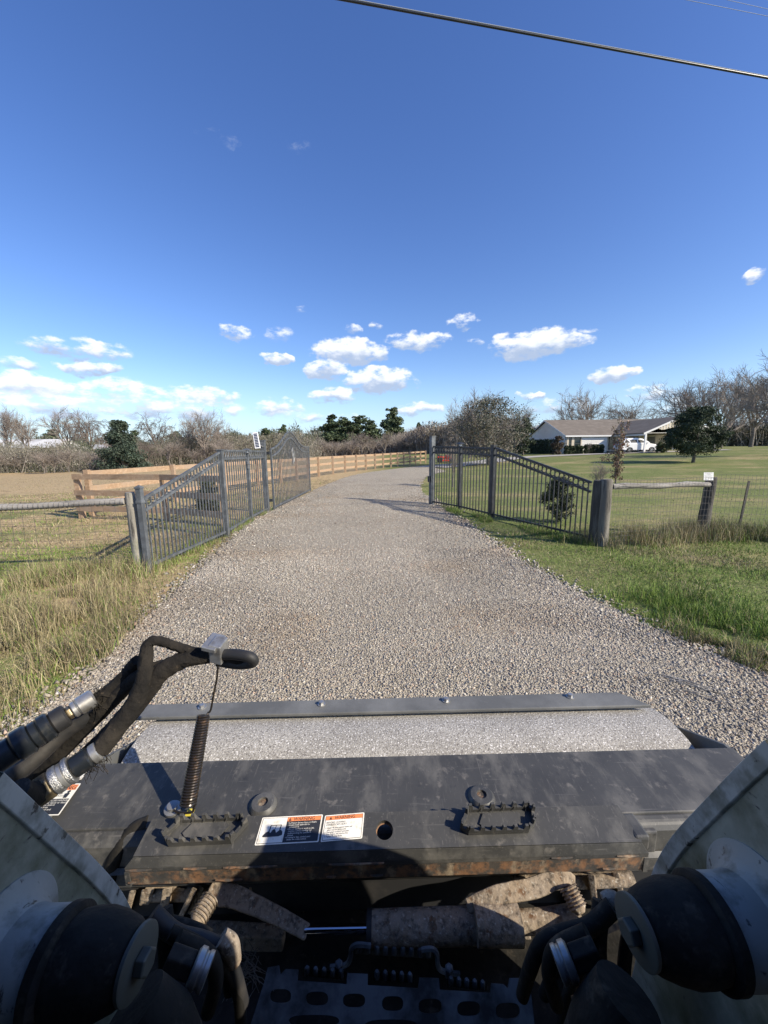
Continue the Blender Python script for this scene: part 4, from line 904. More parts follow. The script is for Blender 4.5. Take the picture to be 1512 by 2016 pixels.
# ------------------------------------------------------------------ house (axes along x and y)
HX, HY = 24.4, 52.0; gz = zg(HX, HY); EZ = HT(1110, 858, HY); RZ = HT(1068, 829, HY+7)
x1_ = 44.5; y1_ = HY+14
hz_ = thing('house', 'single storey white ranch house with brown shingle roof and a gabled carport', 'house', (HX, HY, gz))
gz0 = gz-.6
def wall(name, a, b, m, label=None): return part(name, MB().box(a, b), m, hz_, label=label)
t_ = .2
# gable wall (left), with gable triangle, siding boards as lap lines
mb = MB(); mb.prism([(HX, HY, gz0), (HX, y1_, gz0), (HX, y1_, EZ), (HX, HY+7, RZ-.12), (HX, HY, EZ)], (t_, 0, 0)); part('gable_wall', mb, 'house_siding', hz_)
mb = MB()
for k in range(24):
    z = gz+.2+k*.2
    if z > RZ-.3: break
    f = 0 if z < EZ else (z-EZ)/(RZ-EZ); mb.box((HX-.018, HY+.05+7*f+.1, z), (HX-.0, y1_-.05-7*f-.1, z+.03))
part('siding_laps', mb, 'house_siding', hz_)
XW = HT and (ray(1194, 880).x/ray(1194, 880).y*HY)
# front wall with window openings built from pieces
def ux(u, y=HY): d = ray(u, 870); return d.x/d.y*y
wins = [(ux(1113), ux(1125)), (ux(1130.5), ux(1143))]; wz0, wz1 = HT(1120, 886, HY), HT(1120, 860.5, HY)
xsn = [HX+t_]+[q for w_ in wins for q in w_]+[XW]
mb = MB()
for i in range(0, len(xsn), 2): mb.box((xsn[i], HY, gz0), (xsn[i+1], HY+t_, EZ))
for a, b in wins: mb.box((a, HY+.001, gz0), (b, HY+t_, wz0)); mb.box((a, HY+.001, wz1), (b, HY+t_, EZ))
part('front_wall', mb, 'house_siding', hz_)
mb = MB()
for k in range(14):
    z = gz+.25+k*.2
    if z < EZ-.15: mb.box((wins[1][1]+.15, HY-.018, z), (XW-.02, HY, z+.03))
part('siding_laps', mb, 'house_siding', hz_)
def window(x0, x1, y, z0, z1, trim='cream_board'):
    f = MB(); e = .07
    f.box((x0, y-.03, z0), (x0+e, y+.05, z1)); f.box((x1-e, y-.03, z0), (x1, y+.05, z1)); f.box((x0+e, y-.03, z0), (x1-e, y+.05, z0+e)); f.box((x0+e, y-.03, z1-e), (x1-e, y+.05, z1)); f.box((x0+e, y-.02, (z0+z1)/2-.03), (x1-e, y+.04, (z0+z1)/2+.03))
    wf = part('window', f, 'window_frame', hz_); part('glass', MB().box((x0+e, y+.01, z0+e), (x1-e, y+.02, z1-e)), 'window_glass', wf)
    return wf
for a, b in wins: window(a, b, HY, wz0, wz1)
mb = MB(); mb.box((HX+.05, HY-.05, gz0), (HX+.28, HY, EZ-.0)); mb.box((wins[0][1]+.02, HY-.05, gz+.2), (wins[1][0]-.02, HY-.001, EZ)); mb.box((wins[1][1]+.02, HY-.05, gz+.2), (wins[1][1]+.14, HY-.001, EZ)); part('trim_board', mb, 'cream_board', hz_)
# recessed porch wall and garage wall
CX = ux(1335, 46); CH = 4.35; CY0 = 45.6
mb = MB(); mb.box((XW, HY+1.6, gz0), (x1_, HY+1.8, EZ+.3)); mb.box((XW, HY+t_+.001, gz0), (XW+.2, HY+1.6, EZ+.2)); part('porch_wall', mb, 'house_siding', hz_)
window(ux(1199, HY+1.55), ux(1211, HY+1.55), HY+1.55, gz+.5, gz+2.2); window(ux(1240, HY+1.55), ux(1256, HY+1.55), HY+1.55, gz+1.1, gz+2.2)
dr_ = part('front_door', MB().box((ux(1276, HY+1.5), HY+1.52, gz+.1), (ux(1289, HY+1.5), HY+1.6, gz+2.2)), 'door_paint', hz_, bevel=.01)
mb = MB(); mb.box((ux(1290, 50), 50, gz0), (ux(1318, 50), 50.2, gz+2.35)); part('store_wall', mb, 'cream_board', hz_)
mb = MB()
for k in range(9): x = ux(1290, 50)+.25+k*.33; mb.box((x, 49.975, gz), (x+.05, 50, gz+2.3))
part('battens', mb, 'cream_board', hz_)
# far side wall
part('side_wall', MB().box((x1_-.2, HY+1.81, gz0), (x1_, y1_, EZ)), 'house_siding', hz_)
# gable trim + side window
window_g = MB(); yw = HY+14*.80
f = part('window', MB().box((HX-.04, yw, HT(1046, 878, yw)), (HX-.0, yw+1.1, HT(1046, 862, yw))), 'window_frame', hz_); part('glass', MB().box((HX-.05, yw+.08, HT(1046, 877, yw)), (HX-.041, yw+1.0, HT(1046, 863, yw))), 'window_glass', f)
# main roof: two slopes
ov = .28; th = .12; sl_ = (RZ-EZ)/7
def slope(y_e, y_r, xa, xb, ze, zr, m='roof_shingle'):
    mb = MB(); mb.add([(xa, y_e, ze), (xb, y_e, ze), (xb, y_r, zr), (xa, y_r, zr), (xa, y_e, ze-th), (xb, y_e, ze-th), (xb, y_r, zr-th), (xa, y_r, zr-th)], [(0, 1, 2, 3), (7, 6, 5, 4), (0, 4, 5, 1), (1, 5, 6, 2), (2, 6, 7, 3), (3, 7, 4, 0)]); return mb
rf = part('roof', slope(HY-ov, HY+7, HX-ov, x1_+.5, EZ-ov*sl_+.14, RZ+.14), 'roof_shingle', hz_)
rb_ = part('roof', slope(y1_+ov, HY+7.001, HX-ov, x1_+.5, EZ-ov*sl_+.14, RZ+.139), 'roof_shingle', hz_)
mb = MB(); mb.box((HX-ov, HY-ov-.03, EZ-ov*sl_-.06), (ux(1262, 46)-.2, HY-ov-.002, EZ-ov*sl_+.13)); part('fascia', mb, 'white_trim', hz_)
mb = MB(); 
for s_ in (0, 1):
    ya, yb = (HY-ov, HY+7) if s_ == 0 else (y1_+ov, HY+7); za, zb = EZ-ov*sl_+.13, RZ+.13
    mb.add([(HX-ov-.03, ya, za), (HX-ov-.03, yb, zb), (HX-ov-.002, yb, zb), (HX-ov-.002, ya, za), (HX-ov-.03, ya, za-.2), (HX-ov-.03, yb, zb-.2), (HX-ov-.002, yb, zb-.2), (HX-ov-.002, ya, za-.2)], [(0, 1, 2, 3), (7, 6, 5, 4), (0, 4, 5, 1), (1, 5, 6, 2), (2, 6, 7, 3), (3, 7, 4, 0)])
part('rake_board', mb, 'white_trim', hz_)
# carport roof: ridge along y
CZE = HT(1264, 852, 46); CZR = HT(1335, 818, 45.6)
def cslope(xe, ze, sgn_):
    mb = MB(); a = [(xe, CY0, ze), (CX, CY0, CZR), (CX, HY+7, CZR+.0), (xe, HY+1.0, ze)]; return mb.add(a+[(x, y, z-.12) for x, y, z in a], [(0, 1, 2, 3), (7, 6, 5, 4), (0, 4, 5, 1), (1, 5, 6, 2), (2, 6, 7, 3), (3, 7, 4, 0)])
part('carport_roof', cslope(CX-CH, CZE, -1), 'roof_shingle', hz_); part('carport_roof', cslope(CX+CH+.001, CZE, 1), 'roof_shingle', hz_)
mb = MB()
for sg in (-1, 1):
    a = [(CX+sg*(CH+.08), CY0-.05, CZE-.02), (CX, CY0-.05, CZR+.03), (CX, CY0-.05, CZR-.20), (CX+sg*(CH+.08), CY0-.05, CZE-.24)]; mb.prism(a, (0, .045, 0))
part('carport_rake', mb, 'white_trim', hz_)
mb = MB(); mb.prism([(CX-CH*.62, CY0+.02, CZE+(CZR-CZE)*.22), (CX, CY0+.02, CZR-.15), (CX+CH*.62, CY0+.02, CZE+(CZR-CZE)*.22), (CX+CH*.5, CY0+.02, CZE+(CZR-CZE)*.16), (CX, CY0+.02, CZE+(CZR-CZE)*.42), (CX-CH*.5, CY0+.02, CZE+(CZR-CZE)*.16)], (0, .1, 0)); part('carport_gable', mb, 'cream_board', hz_)
mb = MB()
for k in range(-8, 9):
    x = CX+k*.3; zt_ = CZR-.2-(abs(k)*.3)*(CZR-CZE)/CH; zb_ = CZE+(CZR-CZE)*(.42-.26*min(1, abs(k)*.3/(CH*.5)))
    if zt_ > zb_+.08: mb.box((x-.025, CY0-.002, zb_), (x+.025, CY0+.02, zt_))
part('gable_battens', mb, 'house_siding', hz_)
for x in (CX-CH+.25, CX+CH-.25): part('carport_post', MB().box((x-.09, CY0+.02, gz-.3), (x+.09, CY0+.17, CZE-.05)), 'white_trim', hz_)
part('carport_post', MB().box((CX-CH+.18, 49.4, gz-.3), (CX-CH+.3, 49.55, CZE-.05)), 'white_trim', hz_)
part('carport_beam', MB().box((CX-CH+.12, CY0+.12, CZE-.3), (CX-CH+.34, HY+1.59, CZE-.06)), 'white_trim', hz_)
part('carport_floor', MB().box((CX-CH-.3, CY0-.6, gz-.5), (CX+CH+.3, HY+1.59, zg(CX, 48)+.06)), 'concrete', hz_)
part('carport_ceiling', MB().box((CX-CH+.35, CY0+.15, CZE-.03), (CX+CH-.1, HY+1.58, CZE-.0)), 'house_siding', hz_)
# hedges (clipped)
def hedge(label, xa, xb, ya, yb, h, seed, cols=DK, n_=9000):
    r = random.Random(seed); cl_ = []; cx, cy = (xa+xb)/2, (ya+yb)/2; g_ = zg(cx, cy)
    nx_ = max(2, int((xb-xa)/.45)); ny_ = max(1, int((yb-ya)/.45))
    for i in range(nx_):
        for j in range(ny_):
            for k in range(max(1, int(h/.5))): cl_.append((xa+(i+.5)/nx_*(xb-xa)-cx, ya+(j+.5)/ny_*(yb-ya)-cy, (k+.5)*h/max(1, int(h/.5))+r.uniform(-.05, .05), .32, .32))
    V, F, T = leaf_cloud(cl_, n_, .07, cols, seed, shell=.3); t = thing('hedge', label, 'hedge', (cx, cy, g_))
    mkobj('foliage', fromnp('foliage', V, F, 'leaf', T), t)
    sb = MB(); 
    for c in cl_[::3]: sb.tube([Vector((c[0], c[1], -.1)), Vector((c[0], c[1], c[2]))], .015, 4)
    mkobj('stems', mesh_of(sb, 'bark', 'stems'), t)
hedge('low clipped hedge under the two front windows', ux(1113, 50.8), ux(1150, 50.8), 50.5, 51.3, 1.05, 3)
hedge('low dark hedge in the shade left of the carport', ux(1152, 50.8), ux(1190, 50.8), 50.5, 51.3, 1.1, 5)
hedge('tall dark shrub row along the gable wall of the house', HX-1.9, HX-.6, HY+1.2, y1_, 2.0, 7, DK, 16000)

# ------------------------------------------------------------------ white SUV
CYc = 46.85; c0 = ux(1299, CYc-.9); c1 = ux(1226, CYc-.9); cl_len = c0-c1; gzc = zg((c0+c1)/2, CYc)+.06
car = thing('parked_car', 'white sport utility car parked under the carport facing right', 'car', ((c0+c1)/2, CYc, gzc))
def cp(f, z, y): return Vector((c1+f*cl_len, CYc+y, gzc+z))
body = [(.0, .45), (.0, .62), (.02, .98), (.05, 1.06), (.30, 1.08), (.62, 1.06), (.76, 1.03), (.90, .93), (.975, .78), (1.0, .60), (.99, .36), (.93, .27), (.885, .27), (.875, .45), (.84, .57), (.80, .60), (.76, .57), (.725, .45), (.715, .25), (.29, .25), (.28, .45), (.245, .57), (.205, .60), (.165, .57), (.13, .45), (.12, .28), (.03, .33)]
def shell(poly, yw, inset, m, name, par, z_in=None):
    mb = MB(); a = [cp(f, z, -yw) for f, z in poly]; b = [cp(f, z, yw) for f, z in poly]
    cx_, cz_ = .5, sum(z for f, z in poly)/len(poly)
    n_ = len(poly); a2 = [cp(f, z, -yw+inset) for f, z in poly]; mb.v = a+b; mb.f = [list(range(n_)), list(range(n_, 2*n_))[::-1]]+[[i, i+n_, (i+1) % n_+n_, (i+1) % n_] for i in range(n_)]
    return part(name, mb, m, par, bevel=inset, smooth_=False)
bd = shell(body, .92, .045, 'car_white', 'body', car)
cab = [(.03, 1.06), (.055, 1.36), (.10, 1.60), (.18, 1.68), (.42, 1.70), (.55, 1.62), (.70, 1.30), (.76, 1.05)]
mb = MB(); a = [cp(f, z, -.90+.22*(z-1.05)/.65) for f, z in cab]; b = [cp(f, z, .90-.22*(z-1.05)/.65) for f, z in cab]; n_ = len(cab)
mb.v = a+b; mb.f = [list(range(n_)), list(range(n_, 2*n_))[::-1]]+[[i, i+n_, (i+1) % n_+n_, (i+1) % n_] for i in range(n_)]; part('cabin', mb, 'car_white', car, bevel=.03)
def sidewin(poly):
    for sg in (-1, 1):
        part('window', MB().prism([cp(f, z, sg*(.915-.22*(z-1.05)/.65)) for f, z in poly], (0, -sg*.02, 0)), 'car_glass', car)
sidewin([(.08, 1.16), (.10, 1.38), (.15, 1.46), (.205, 1.16)]); sidewin([(.235, 1.15), (.205, 1.47), (.40, 1.51), (.40, 1.15)]); sidewin([(.425, 1.15), (.425, 1.51), (.52, 1.47), (.64, 1.22), (.665, 1.15)])
part('rear_window', MB().add([cp(.022, 1.12, -.72), cp(.022, 1.12, .72), cp(.05, 1.42, .66), cp(.05, 1.42, -.66)], [(0, 1, 2, 3)]), 'car_glass', car)
part('windscreen', MB().add([cp(.765, 1.10, -.76), cp(.765, 1.10, .76), cp(.575, 1.60, .66), cp(.575, 1.60, -.66)], [(0, 1, 2, 3)]), 'car_glass', car)
for f in (.205, .80):
    for sg in (-1, 1):
        wc = cp(f, .34, sg*.80); wh = part('wheel', MB().lathe(wc-Vector((0, sg*.11, 0)), (0, sg, 0), [(0, .2), (0, .33), (.03, .35), (.19, .35), (.22, .33), (.22, .24)], 28), 'tyre', car, smooth_=True)
        rm = MB(); rm.lathe(wc+Vector((0, sg*.085, 0)), (0, sg, 0), [(0, .24), (.02, .24), (.025, .20), (0.0, .19)], 28); rm.lathe(wc+Vector((0, sg*.09, 0)), (0, sg, 0), [(0, .06), (.03, .05)], 12)
        for k in range(5):
            a = k*1.2566; dd_ = Vector((math.cos(a), 0, math.sin(a))); rm.beam(wc+Vector((0, sg*.105, 0))+dd_*.04, wc+Vector((0, sg*.105, 0))+dd_*.21, .02, .055, up=(0, 1, 0) if False else dd_.cross(Vector((0, 1, 0))))
        part('rim', rm, 'wheel_alloy', wh)
part('tail_lamp', MB().box(cp(-.005, .88, -.90), cp(.04, 1.04, -.72)), 'tail_red', car, bevel=.02); part('tail_lamp', MB().box(cp(-.005, .88, .72), cp(.04, 1.04, .90)), 'tail_red', car, bevel=.02)
part('headlight', MB().box(cp(.93, .74, -.925), cp(.985, .84, -.70)), 'window_glass', car, bevel=.02)
part('mirror', MB().box(cp(.655, 1.06, -1.08), cp(.69, 1.2, -.93)), 'car_white', car, bevel=.03)
part('sill_trim', MB().box(cp(.29, .25, -.935), cp(.71, .32, -.90)), 'car_trim', car)
# second vehicle mostly hidden behind the evergreen
# ------------------------------------------------------------------ red riding mower by the path
p = W(875, 40); s_ = 1.0; mw = thing('riding_mower', 'small red riding mower seen through the level right fence panel', 'mower', p)
q = lambda x, y, z: p+Vector((x, y, z))
part('hood', MB().box(q(.1, -.28, .35), q(.85, .28, .78)), 'mower_red', mw, bevel=.08); part('fender', MB().box(q(-.75, -.42, .42), q(-.02, .42, .62)), 'mower_red', mw, bevel=.08)
part('seat', MB().box(q(-.62, -.22, .62), q(-.2, .22, .72)).box(q(-.70, -.22, .7), q(-.6, .22, 1.05)), 'black_rubber', mw, bevel=.03)
part('deck', MB().box(q(-.3, -.52, .12), q(.42, .52, .30)), 'mower_red', mw, bevel=.05)
part('steering_wheel', MB().tube([q(.12, 0, .75), q(.0, 0, 1.0)], .02, 6).lathe(q(.0, 0, 1.0), (-.4, 0, 1), [(0, .17), (.02, .18), (.03, .16)], 16), 'black_rubber', mw)
for (x, r_) in ((-.45, .28), (.62, .2)):
    for sg in (-1, 1): part('wheel', MB().lathe(q(x, sg*.38, r_), (0, sg, 0), [(-.08, r_*.5), (-.08, r_*.9), (-.05, r_), (.05, r_), (.08, r_*.9), (.08, r_*.4)], 18), 'tyre', mw, smooth_=True)

# ------------------------------------------------------------------ the machine: frame of reference
EfL, EfR = Z(300, 1612, -.85), Z(1215, 1585, -.85)
mr = (EfR-EfL); mr.z = 0; mr.normalize(); mf = UP.cross(mr)
def M(x, y, z): return C0+mr*x+mf*y+UP*z
def toM(p): q = p-C0; return q.dot(mr), q.dot(mf), q.z
def UX(u, v, x): return PL(u, v, M(x, 0, 0), mr)
dFL, dFR = Z(180, 1502, -.875), Z(1442, 1471, -.875)
xL, yD, _ = toM(dFL); xR, yD2, _ = toM(dFR); yD = (yD+yD2)/2
ro = thing('roller_attachment', 'black steel drum roller attachment mounted on the front of the loader', 'roller attachment', M((xL+xR)/2, 1.0, -1.6))
bFL, bFR, bRR, bRL = Z(272, 1387, -.90), Z(1215, 1362, -.90), Z(1283, 1388, -.90), Z(225, 1414, -.90)
part('front_bar', MB().hexa([bFL, bFR, bRR, bRL], (0, 0, -.012)), 'bar_steel', ro, bevel=.003)
for (u, v) in ((633, 1387), (878, 1380), (1122, 1372), (398, 1393)):
    p = Z(u, v, -.90); mb = MB().lathe(p, UP, [(0, .014), (.003, .014)], 16); mb.lathe(p+UP*.003, UP, [(0, .009), (.009, .009), (.0095, .007)], 6); part('bolt', mb, 'galvanised', ro)
# drum
yA = yD+.15; rD = .30
dm = MB(); ax0 = M(xL+.035, yA, -.915-rD); ln = xR-xL-.085
dm.lathe(ax0, mr, [(0, rD-.02), (0, rD-.006), (.006, rD), (ln-.006, rD), (ln, rD-.006), (ln, rD-.02), (ln-.01, rD-.03), (ln-.01, .05)], 96)
part('drum', dm, 'drum_dust', ro, smooth_=True)
part('drum_axle', MB().lathe(ax0-mr*.03, mr, [(0, .045), (ln+.06, .045)], 20), 'dark_panel', ro, smooth_=True)
for sx in (xL+.002, xR-.014):
    yF = toM(bFR)[1]
    prof = [(yF+.02, -1.0), (1.288, -.985), (1.20, -.975), (1.11, -.935), (yD+.01, -.877), (yD-.02, -.878), (yD-.20, -.88), (yD-.20, -1.32), (yF+.02, -1.32)]
    part('side_plate', MB().prism([M(sx, y, z) for y, z in prof], mr*.012), 'bar_steel', ro, bevel=.002)
part('front_skirt', MB().prism([M(xL+.02, yF+.0, -.972), M(xR-.09, yF+.0, -.972), M(xR-.09, yF, -1.1), M(xL+.02, yF, -1.1)], mf*.01), 'dark_panel', ro)
# deck
yB = yD-.185
dk = MB().holed([M(xL, yD, -.875), M(xR, yD2, -.875), M(xR, yB, -.885), M(xL, yB, -.885)], [], -UP*.02)
part('deck_plate', dk, 'deck_steel', ro, bevel=.003)
mb = MB(); pts = [(yB+.001, -.887), (yB-.018, -.892), (yB-.028, -.905), (yB-.030, -.93), (yB-.030, -1.02), (yB+.001, -1.02)]
mb.prism([M(xL+.01, y, z) for y, z in pts], mr*(xR-xL-.02)); part('deck_rear_lip', mb, 'deck_steel', ro, bevel=.006)
mb = MB(); mb.prism([M(xL+.01, yB-.034, -.955), M(xL+.01, yB-.044, -.962), M(xL+.01, yB-.034, -.97)], mr*(xR-xL-.02)); part('rear_rib', mb, 'deck_steel', ro)
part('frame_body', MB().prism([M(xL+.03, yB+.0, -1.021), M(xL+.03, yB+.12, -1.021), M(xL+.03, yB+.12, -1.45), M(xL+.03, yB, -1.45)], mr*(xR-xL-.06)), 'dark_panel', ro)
# mount plate: flat top, fold, lip and vertical face
gL, gR = Z(262, 1686, -.868), Z(1264, 1657, -.868)
hL, hR = Z(243, 1710, -.892), Z(1279, 1680, -.892)
nE = (EfR-EfL).cross(gL-EfL).normalized(); nE = nE if nE.z > 0 else -nE
def PE(u, v): return PL(u, v, EfL, nE)
hole = PE(757, 1634); eu = mr; ev = nE.cross(mr).normalized()
circ = [hole+eu*.0195*math.cos(a)+ev*.0195*math.sin(a) for a in [2*math.pi*k/24 for k in range(24)]]
part('mount_plate', MB().holed([EfL, EfR, gR, gL], [circ], -nE*.012), 'deck_steel', ro)
part('hole_sleeve', MB().tube([p-nE*.0125 for p in circ]+[circ[0]-nE*.0125], .002, 4), 'rust_edge', ro)
ff = MB(); ff.hexa([gL, gR, hR, hL], (0, 0, -.012)); part('fold_strip', ff, 'deck_steel', ro, bevel=.003)
dn = UP*-.048-mf*-.004
part('rear_face', MB().hexa([hL+UP*-.002, hR+UP*-.002, hR+mf*.02-UP*.012, hL+mf*.02-UP*.012], dn), 'rust_edge', ro, bevel=.003)
rgw = random.Random(9)
for i in range(16):
    wb = MB()      # weld beads and grime flakes along the edge
    f = rgw.random(); p = hL.lerp(hR, f)-UP*rgw.choice([.004, .036])-mf*.001; ln_ = rgw.uniform(.015, .06); wb.tube([p, p+mr*ln_*.5-mf*.001, p+mr*ln_], [.0015, .0028, .0015], 6); part('weld_bead', wb, 'rust_edge', ro, smooth_=True)
for P0, P1 in ((EfL, hL), (EfR, hR)):
    sg = -1 if P0 is EfL else 1
    part('end_cheek', MB().prism([P0-UP*.0125, P1-UP*.012, P1-UP*.05, P0-UP*.05], mr*sg*-.010), 'deck_steel', ro)
# dark sheet added behind the plate so the gap below reads black
part('shade_backing', MB().prism([M(-.56, .86, -.90), M(.58, .86, -.90), M(.58, .88, -1.5), M(-.56, .88, -1.5)], mf*.02), 'dark_panel', ro)
# step pads
def step_pad(out, lab=None):
    P = [PE(u, v) for u, v in out]; c = sum(P, Vector())/len(P); h = .029; mb = MB()
    ins = [c+(p-c)*.93 for p in P]
    mb.prism([p+nE*.001 for p in ins], nE*.004)
    ins2 = [c+(p-c)*.55+(eu*0) for p in P]; mb.prism([p+nE*.0055 for p in ins2], nE*.004)
    n_ = len(P)
    for i in range(n_):
        a, b = P[i], P[(i+1) % n_]; d = b-a; L_ = d.length; d.normalize(); inn = (c-(a+b)/2); inn -= d*inn.dot(d); inn.normalize()
        long_ = L_ > .085; k = 11 if long_ else 3
        for j in range(k):
            hh_ = h if ((j % 2 == 0) and long_) or (not long_ and j != 1) else h*.56
            s0, s1 = a+d*L_*(j/k), a+d*L_*((j+1)/k)
            base = [s0, s1, s1+inn*.007, s0+inn*.007]
            if hh_ == h:
                e_2 = d*L_/k*.22; tp = [s0+e_2, s1-e_2, s1-e_2+inn*.005, s0+e_2+inn*.005]
                mb.add([p+nE*.0015 for p in base]+[p+nE*h*.55 for p in base]+[p+nE*h for p in tp], [(0, 1, 5, 4), (1, 2, 6, 5), (2, 3, 7, 6), (3, 0, 4, 7), (4, 5, 9, 8), (5, 6, 10, 9), (6, 7, 11, 10), (7, 4, 8, 11), (8, 9, 10, 11)])
            else: mb.add([p+nE*.0015 for p in base]+[p+nE*hh_ for p in base], [(0, 1, 5, 4), (1, 2, 6, 5), (2, 3, 7, 6), (3, 0, 4, 7), (4, 5, 6, 7)])
        if long_:
            for j in range(0, k, 2):
                s0 = a+d*L_*((j+.5)/k); mb.add([s0+inn*.004-d*.004+nE*h*.95, s0+inn*.004+d*.004+nE*h*.95, s0+inn*.012+nE*.006], [(0, 1, 2)])
    return part('step_pad', mb, 'deck_steel', ro)
step_pad([(322, 1650), (332, 1668), (456, 1662), (490, 1624), (478, 1611), (358, 1616)])
step_pad([(905, 1634), (922, 1645), (1040, 1641), (1052, 1626), (1050, 1596), (1036, 1590), (918, 1596)])
# bosses on the deck
def deckpt(u, v, z=-.88): return Z(u, v, z)
for (u, v) in ((518, 1584), (948, 1569)):
    p = deckpt(u, v); part('lifting_boss', MB().lathe(p-UP*.002, UP, [(0, .034), (.005, .032), (.010, .027), (.011, .0125), (.003, .0115), (.003, .001)], 32), 'deck_steel', ro, smooth_=True)
    part('boss_bore', MB().lathe(p+UP*.0025, UP, [(0, .0112), (.0015, .0112)], 20), 'rust_edge', ro)
part('lug', MB().obox(Z(1248, 1636, -.88), mr*.017, mf*.030, UP*.018), 'deck_steel', ro, bevel=.006)
part('lug', MB().obox(Z(1262, 1650, -.93), mr*.03, mf*.012, UP*.03), 'deck_steel', ro, bevel=.004)
# ---- decals
def frame(bl, br, tl, nv, off):
    def F(s, t): return bl+(br-bl)*s+(tl-bl)*t+nv*off
    return F
def quadp(F, s0, t0, s1, t1): return [F(s0, t0), F(s1, t0), F(s1, t1), F(s0, t1)]
def sheet(name, F, s0, t0, s1, t1, m, par, nv, th=.0002, rr=0):
    if rr:
        pts = []; 
        for (cx, cy, a0) in ((s1-rr, t0+rr*2, -90), (s1-rr, t1-rr*2, 0), (s0+rr, t1-rr*2, 90), (s0+rr, t0+rr*2, 180)):
            for k in range(4): a = R_(a0+k*30); pts.append(F(cx+rr*math.cos(a), cy+rr*2*math.sin(a)))
    else: pts = quadp(F, s0, t0, s1, t1)
    mb = MB(); mb.v = list(pts); mb.f = [list(range(len(pts)))]; mb = MB().prism(pts, -nv*th); return part(name, mb, m, par)
def ttext(F, s, t, size, st, m, par, nv, hx=1.0):   # text in frame units: size is a fraction of the height
    O = F(s, t); ex = (F(1, 0)-F(0, 0)); ey = (F(0, 1)-F(0, 0)); hgt = ey.length
    text(st, O, ex.normalized()*hgt*size*hx, ey.normalized()*hgt*size, 1.0, m, par)
def warn(F, nv, par, s, t, sz):  # warning triangle
    tri = MB(); asp = (F(0, 1)-F(0, 0)).length/(F(1, 0)-F(0, 0)).length
    tri.prism([F(s, t), F(s+sz*asp, t), F(s+sz*asp/2, t+sz*.9)], nv*.0002); part('warning_mark', tri, 'decal_black', par)
    tri = MB(); tri.prism([F(s+sz*asp*.46, t+sz*.25)+nv*.0003, F(s+sz*asp*.54, t+sz*.25)+nv*.0003, F(s+sz*asp*.56, t+sz*.62)+nv*.0003, F(s+sz*asp*.44, t+sz*.62)+nv*.0003], nv*.0001); part('warning_mark', tri, 'decal_orange', par)
bl, br, tl = PE(501, 1665), PE(627, 1658), PE(517, 1610); 
F1 = frame(bl, br, tl, nE, .0008); dc = sheet('warning_decal', F1, 0, 0, 1, 1, 'decal_white', ro, nE, rr=.02)
F1a = frame(bl, br, tl, nE, .0011); sheet('decal_border', F1a, .02, .04, .98, .96, 'decal_black', dc, nE, .0001); F1b = frame(bl, br, tl, nE, .0014); sheet('decal_field', F1b, .027, .055, .425, .945, 'decal_white', dc, nE, .0001)
sheet('decal_band', F1b, .43, .80, .973, .945, 'decal_orange', dc, nE, .0001)
F1c = frame(bl, br, tl, nE, .0017)
warn(F1c, nE, dc, .45, .815, .12); ttext(F1c, .53, .815, .165, 'WARNING', 'decal_black', dc, nE, 1.12)
ttext(F1c, .455, .70, .082, 'To Prevent Serious Injury or Death:\n\u2022 Avoid unsafe operation or\n   maintenance.\n\u2022 Do not operate or work on this\n   machine without reading and\n   understanding the operator\'s\n   manual.\n\u2022 If manual is lost, contact your\n   dealer for a new manual.', 'decal_white', dc, nE, 1.0)
mb = MB()
mb.prism([F1c(.08, .30), F1c(.10, .26), F1c(.34, .27), F1c(.395, .31), F1c(.39, .42), F1c(.36, .50), F1c(.32, .46), F1c(.29, .40), F1c(.27, .50), F1c(.245, .55), F1c(.22, .50), F1c(.20, .40), F1c(.17, .47), F1c(.13, .44)], nE*.0001)
mb.prism([F1c(.165, .44), F1c(.18, .44), F1c(.19, .66), F1c(.175, .66)], nE*.0001); mb.prism([F1c(.33, .44), F1c(.345, .44), F1c(.355, .66), F1c(.34, .66)], nE*.0001); mb.prism([F1c(.178, .665), F1c(.355, .665), F1c(.355, .69), F1c(.178, .69)], nE*.0001); mb.prism([F1c(.262, .55), F1c(.27, .55), F1c(.27, .664), F1c(.262, .664)], nE*.0001)
part('decal_pictogram', mb, 'decal_black', dc)
bl, br, tl = PE(631, 1658), PE(713, 1651), PE(640, 1606)
F2_ = frame(bl, br, tl, nE, .0008); dc = sheet('warning_decal', F2_, 0, 0, 1, 1, 'decal_white', ro, nE, rr=.025)
F2a = frame(bl, br, tl, nE, .0011); sheet('decal_border', F2a, .03, .04, .97, .96, 'decal_black', dc, nE, .0001); F2b = frame(bl, br, tl, nE, .0014); sheet('decal_field', F2b, .04, .055, .96, .79, 'decal_white', dc, nE, .0001); sheet('decal_band', F2b, .04, .80, .96, .945, 'decal_orange', dc, nE, .0001)
F2c = frame(bl, br, tl, nE, .0017); warn(F2c, nE, dc, .13, .815, .12); ttext(F2c, .26, .815, .165, 'WARNING', 'decal_black', dc, nE, 1.15)
ttext(F2c, .07, .66, .10, 'BEFORE LEAVING\nOPERATOR\'S SEAT:', 'decal_black', dc, nE, 1.1); ttext(F2c, .06, .46, .088, '1. Lower lift arms against frame and\n    place tool on the ground.\n2. Disengage auxiliary hydraulics.\n3. Stop Engine and remove key.\n4. Engage Parking Brake.', 'decal_black', dc, nE, .93)
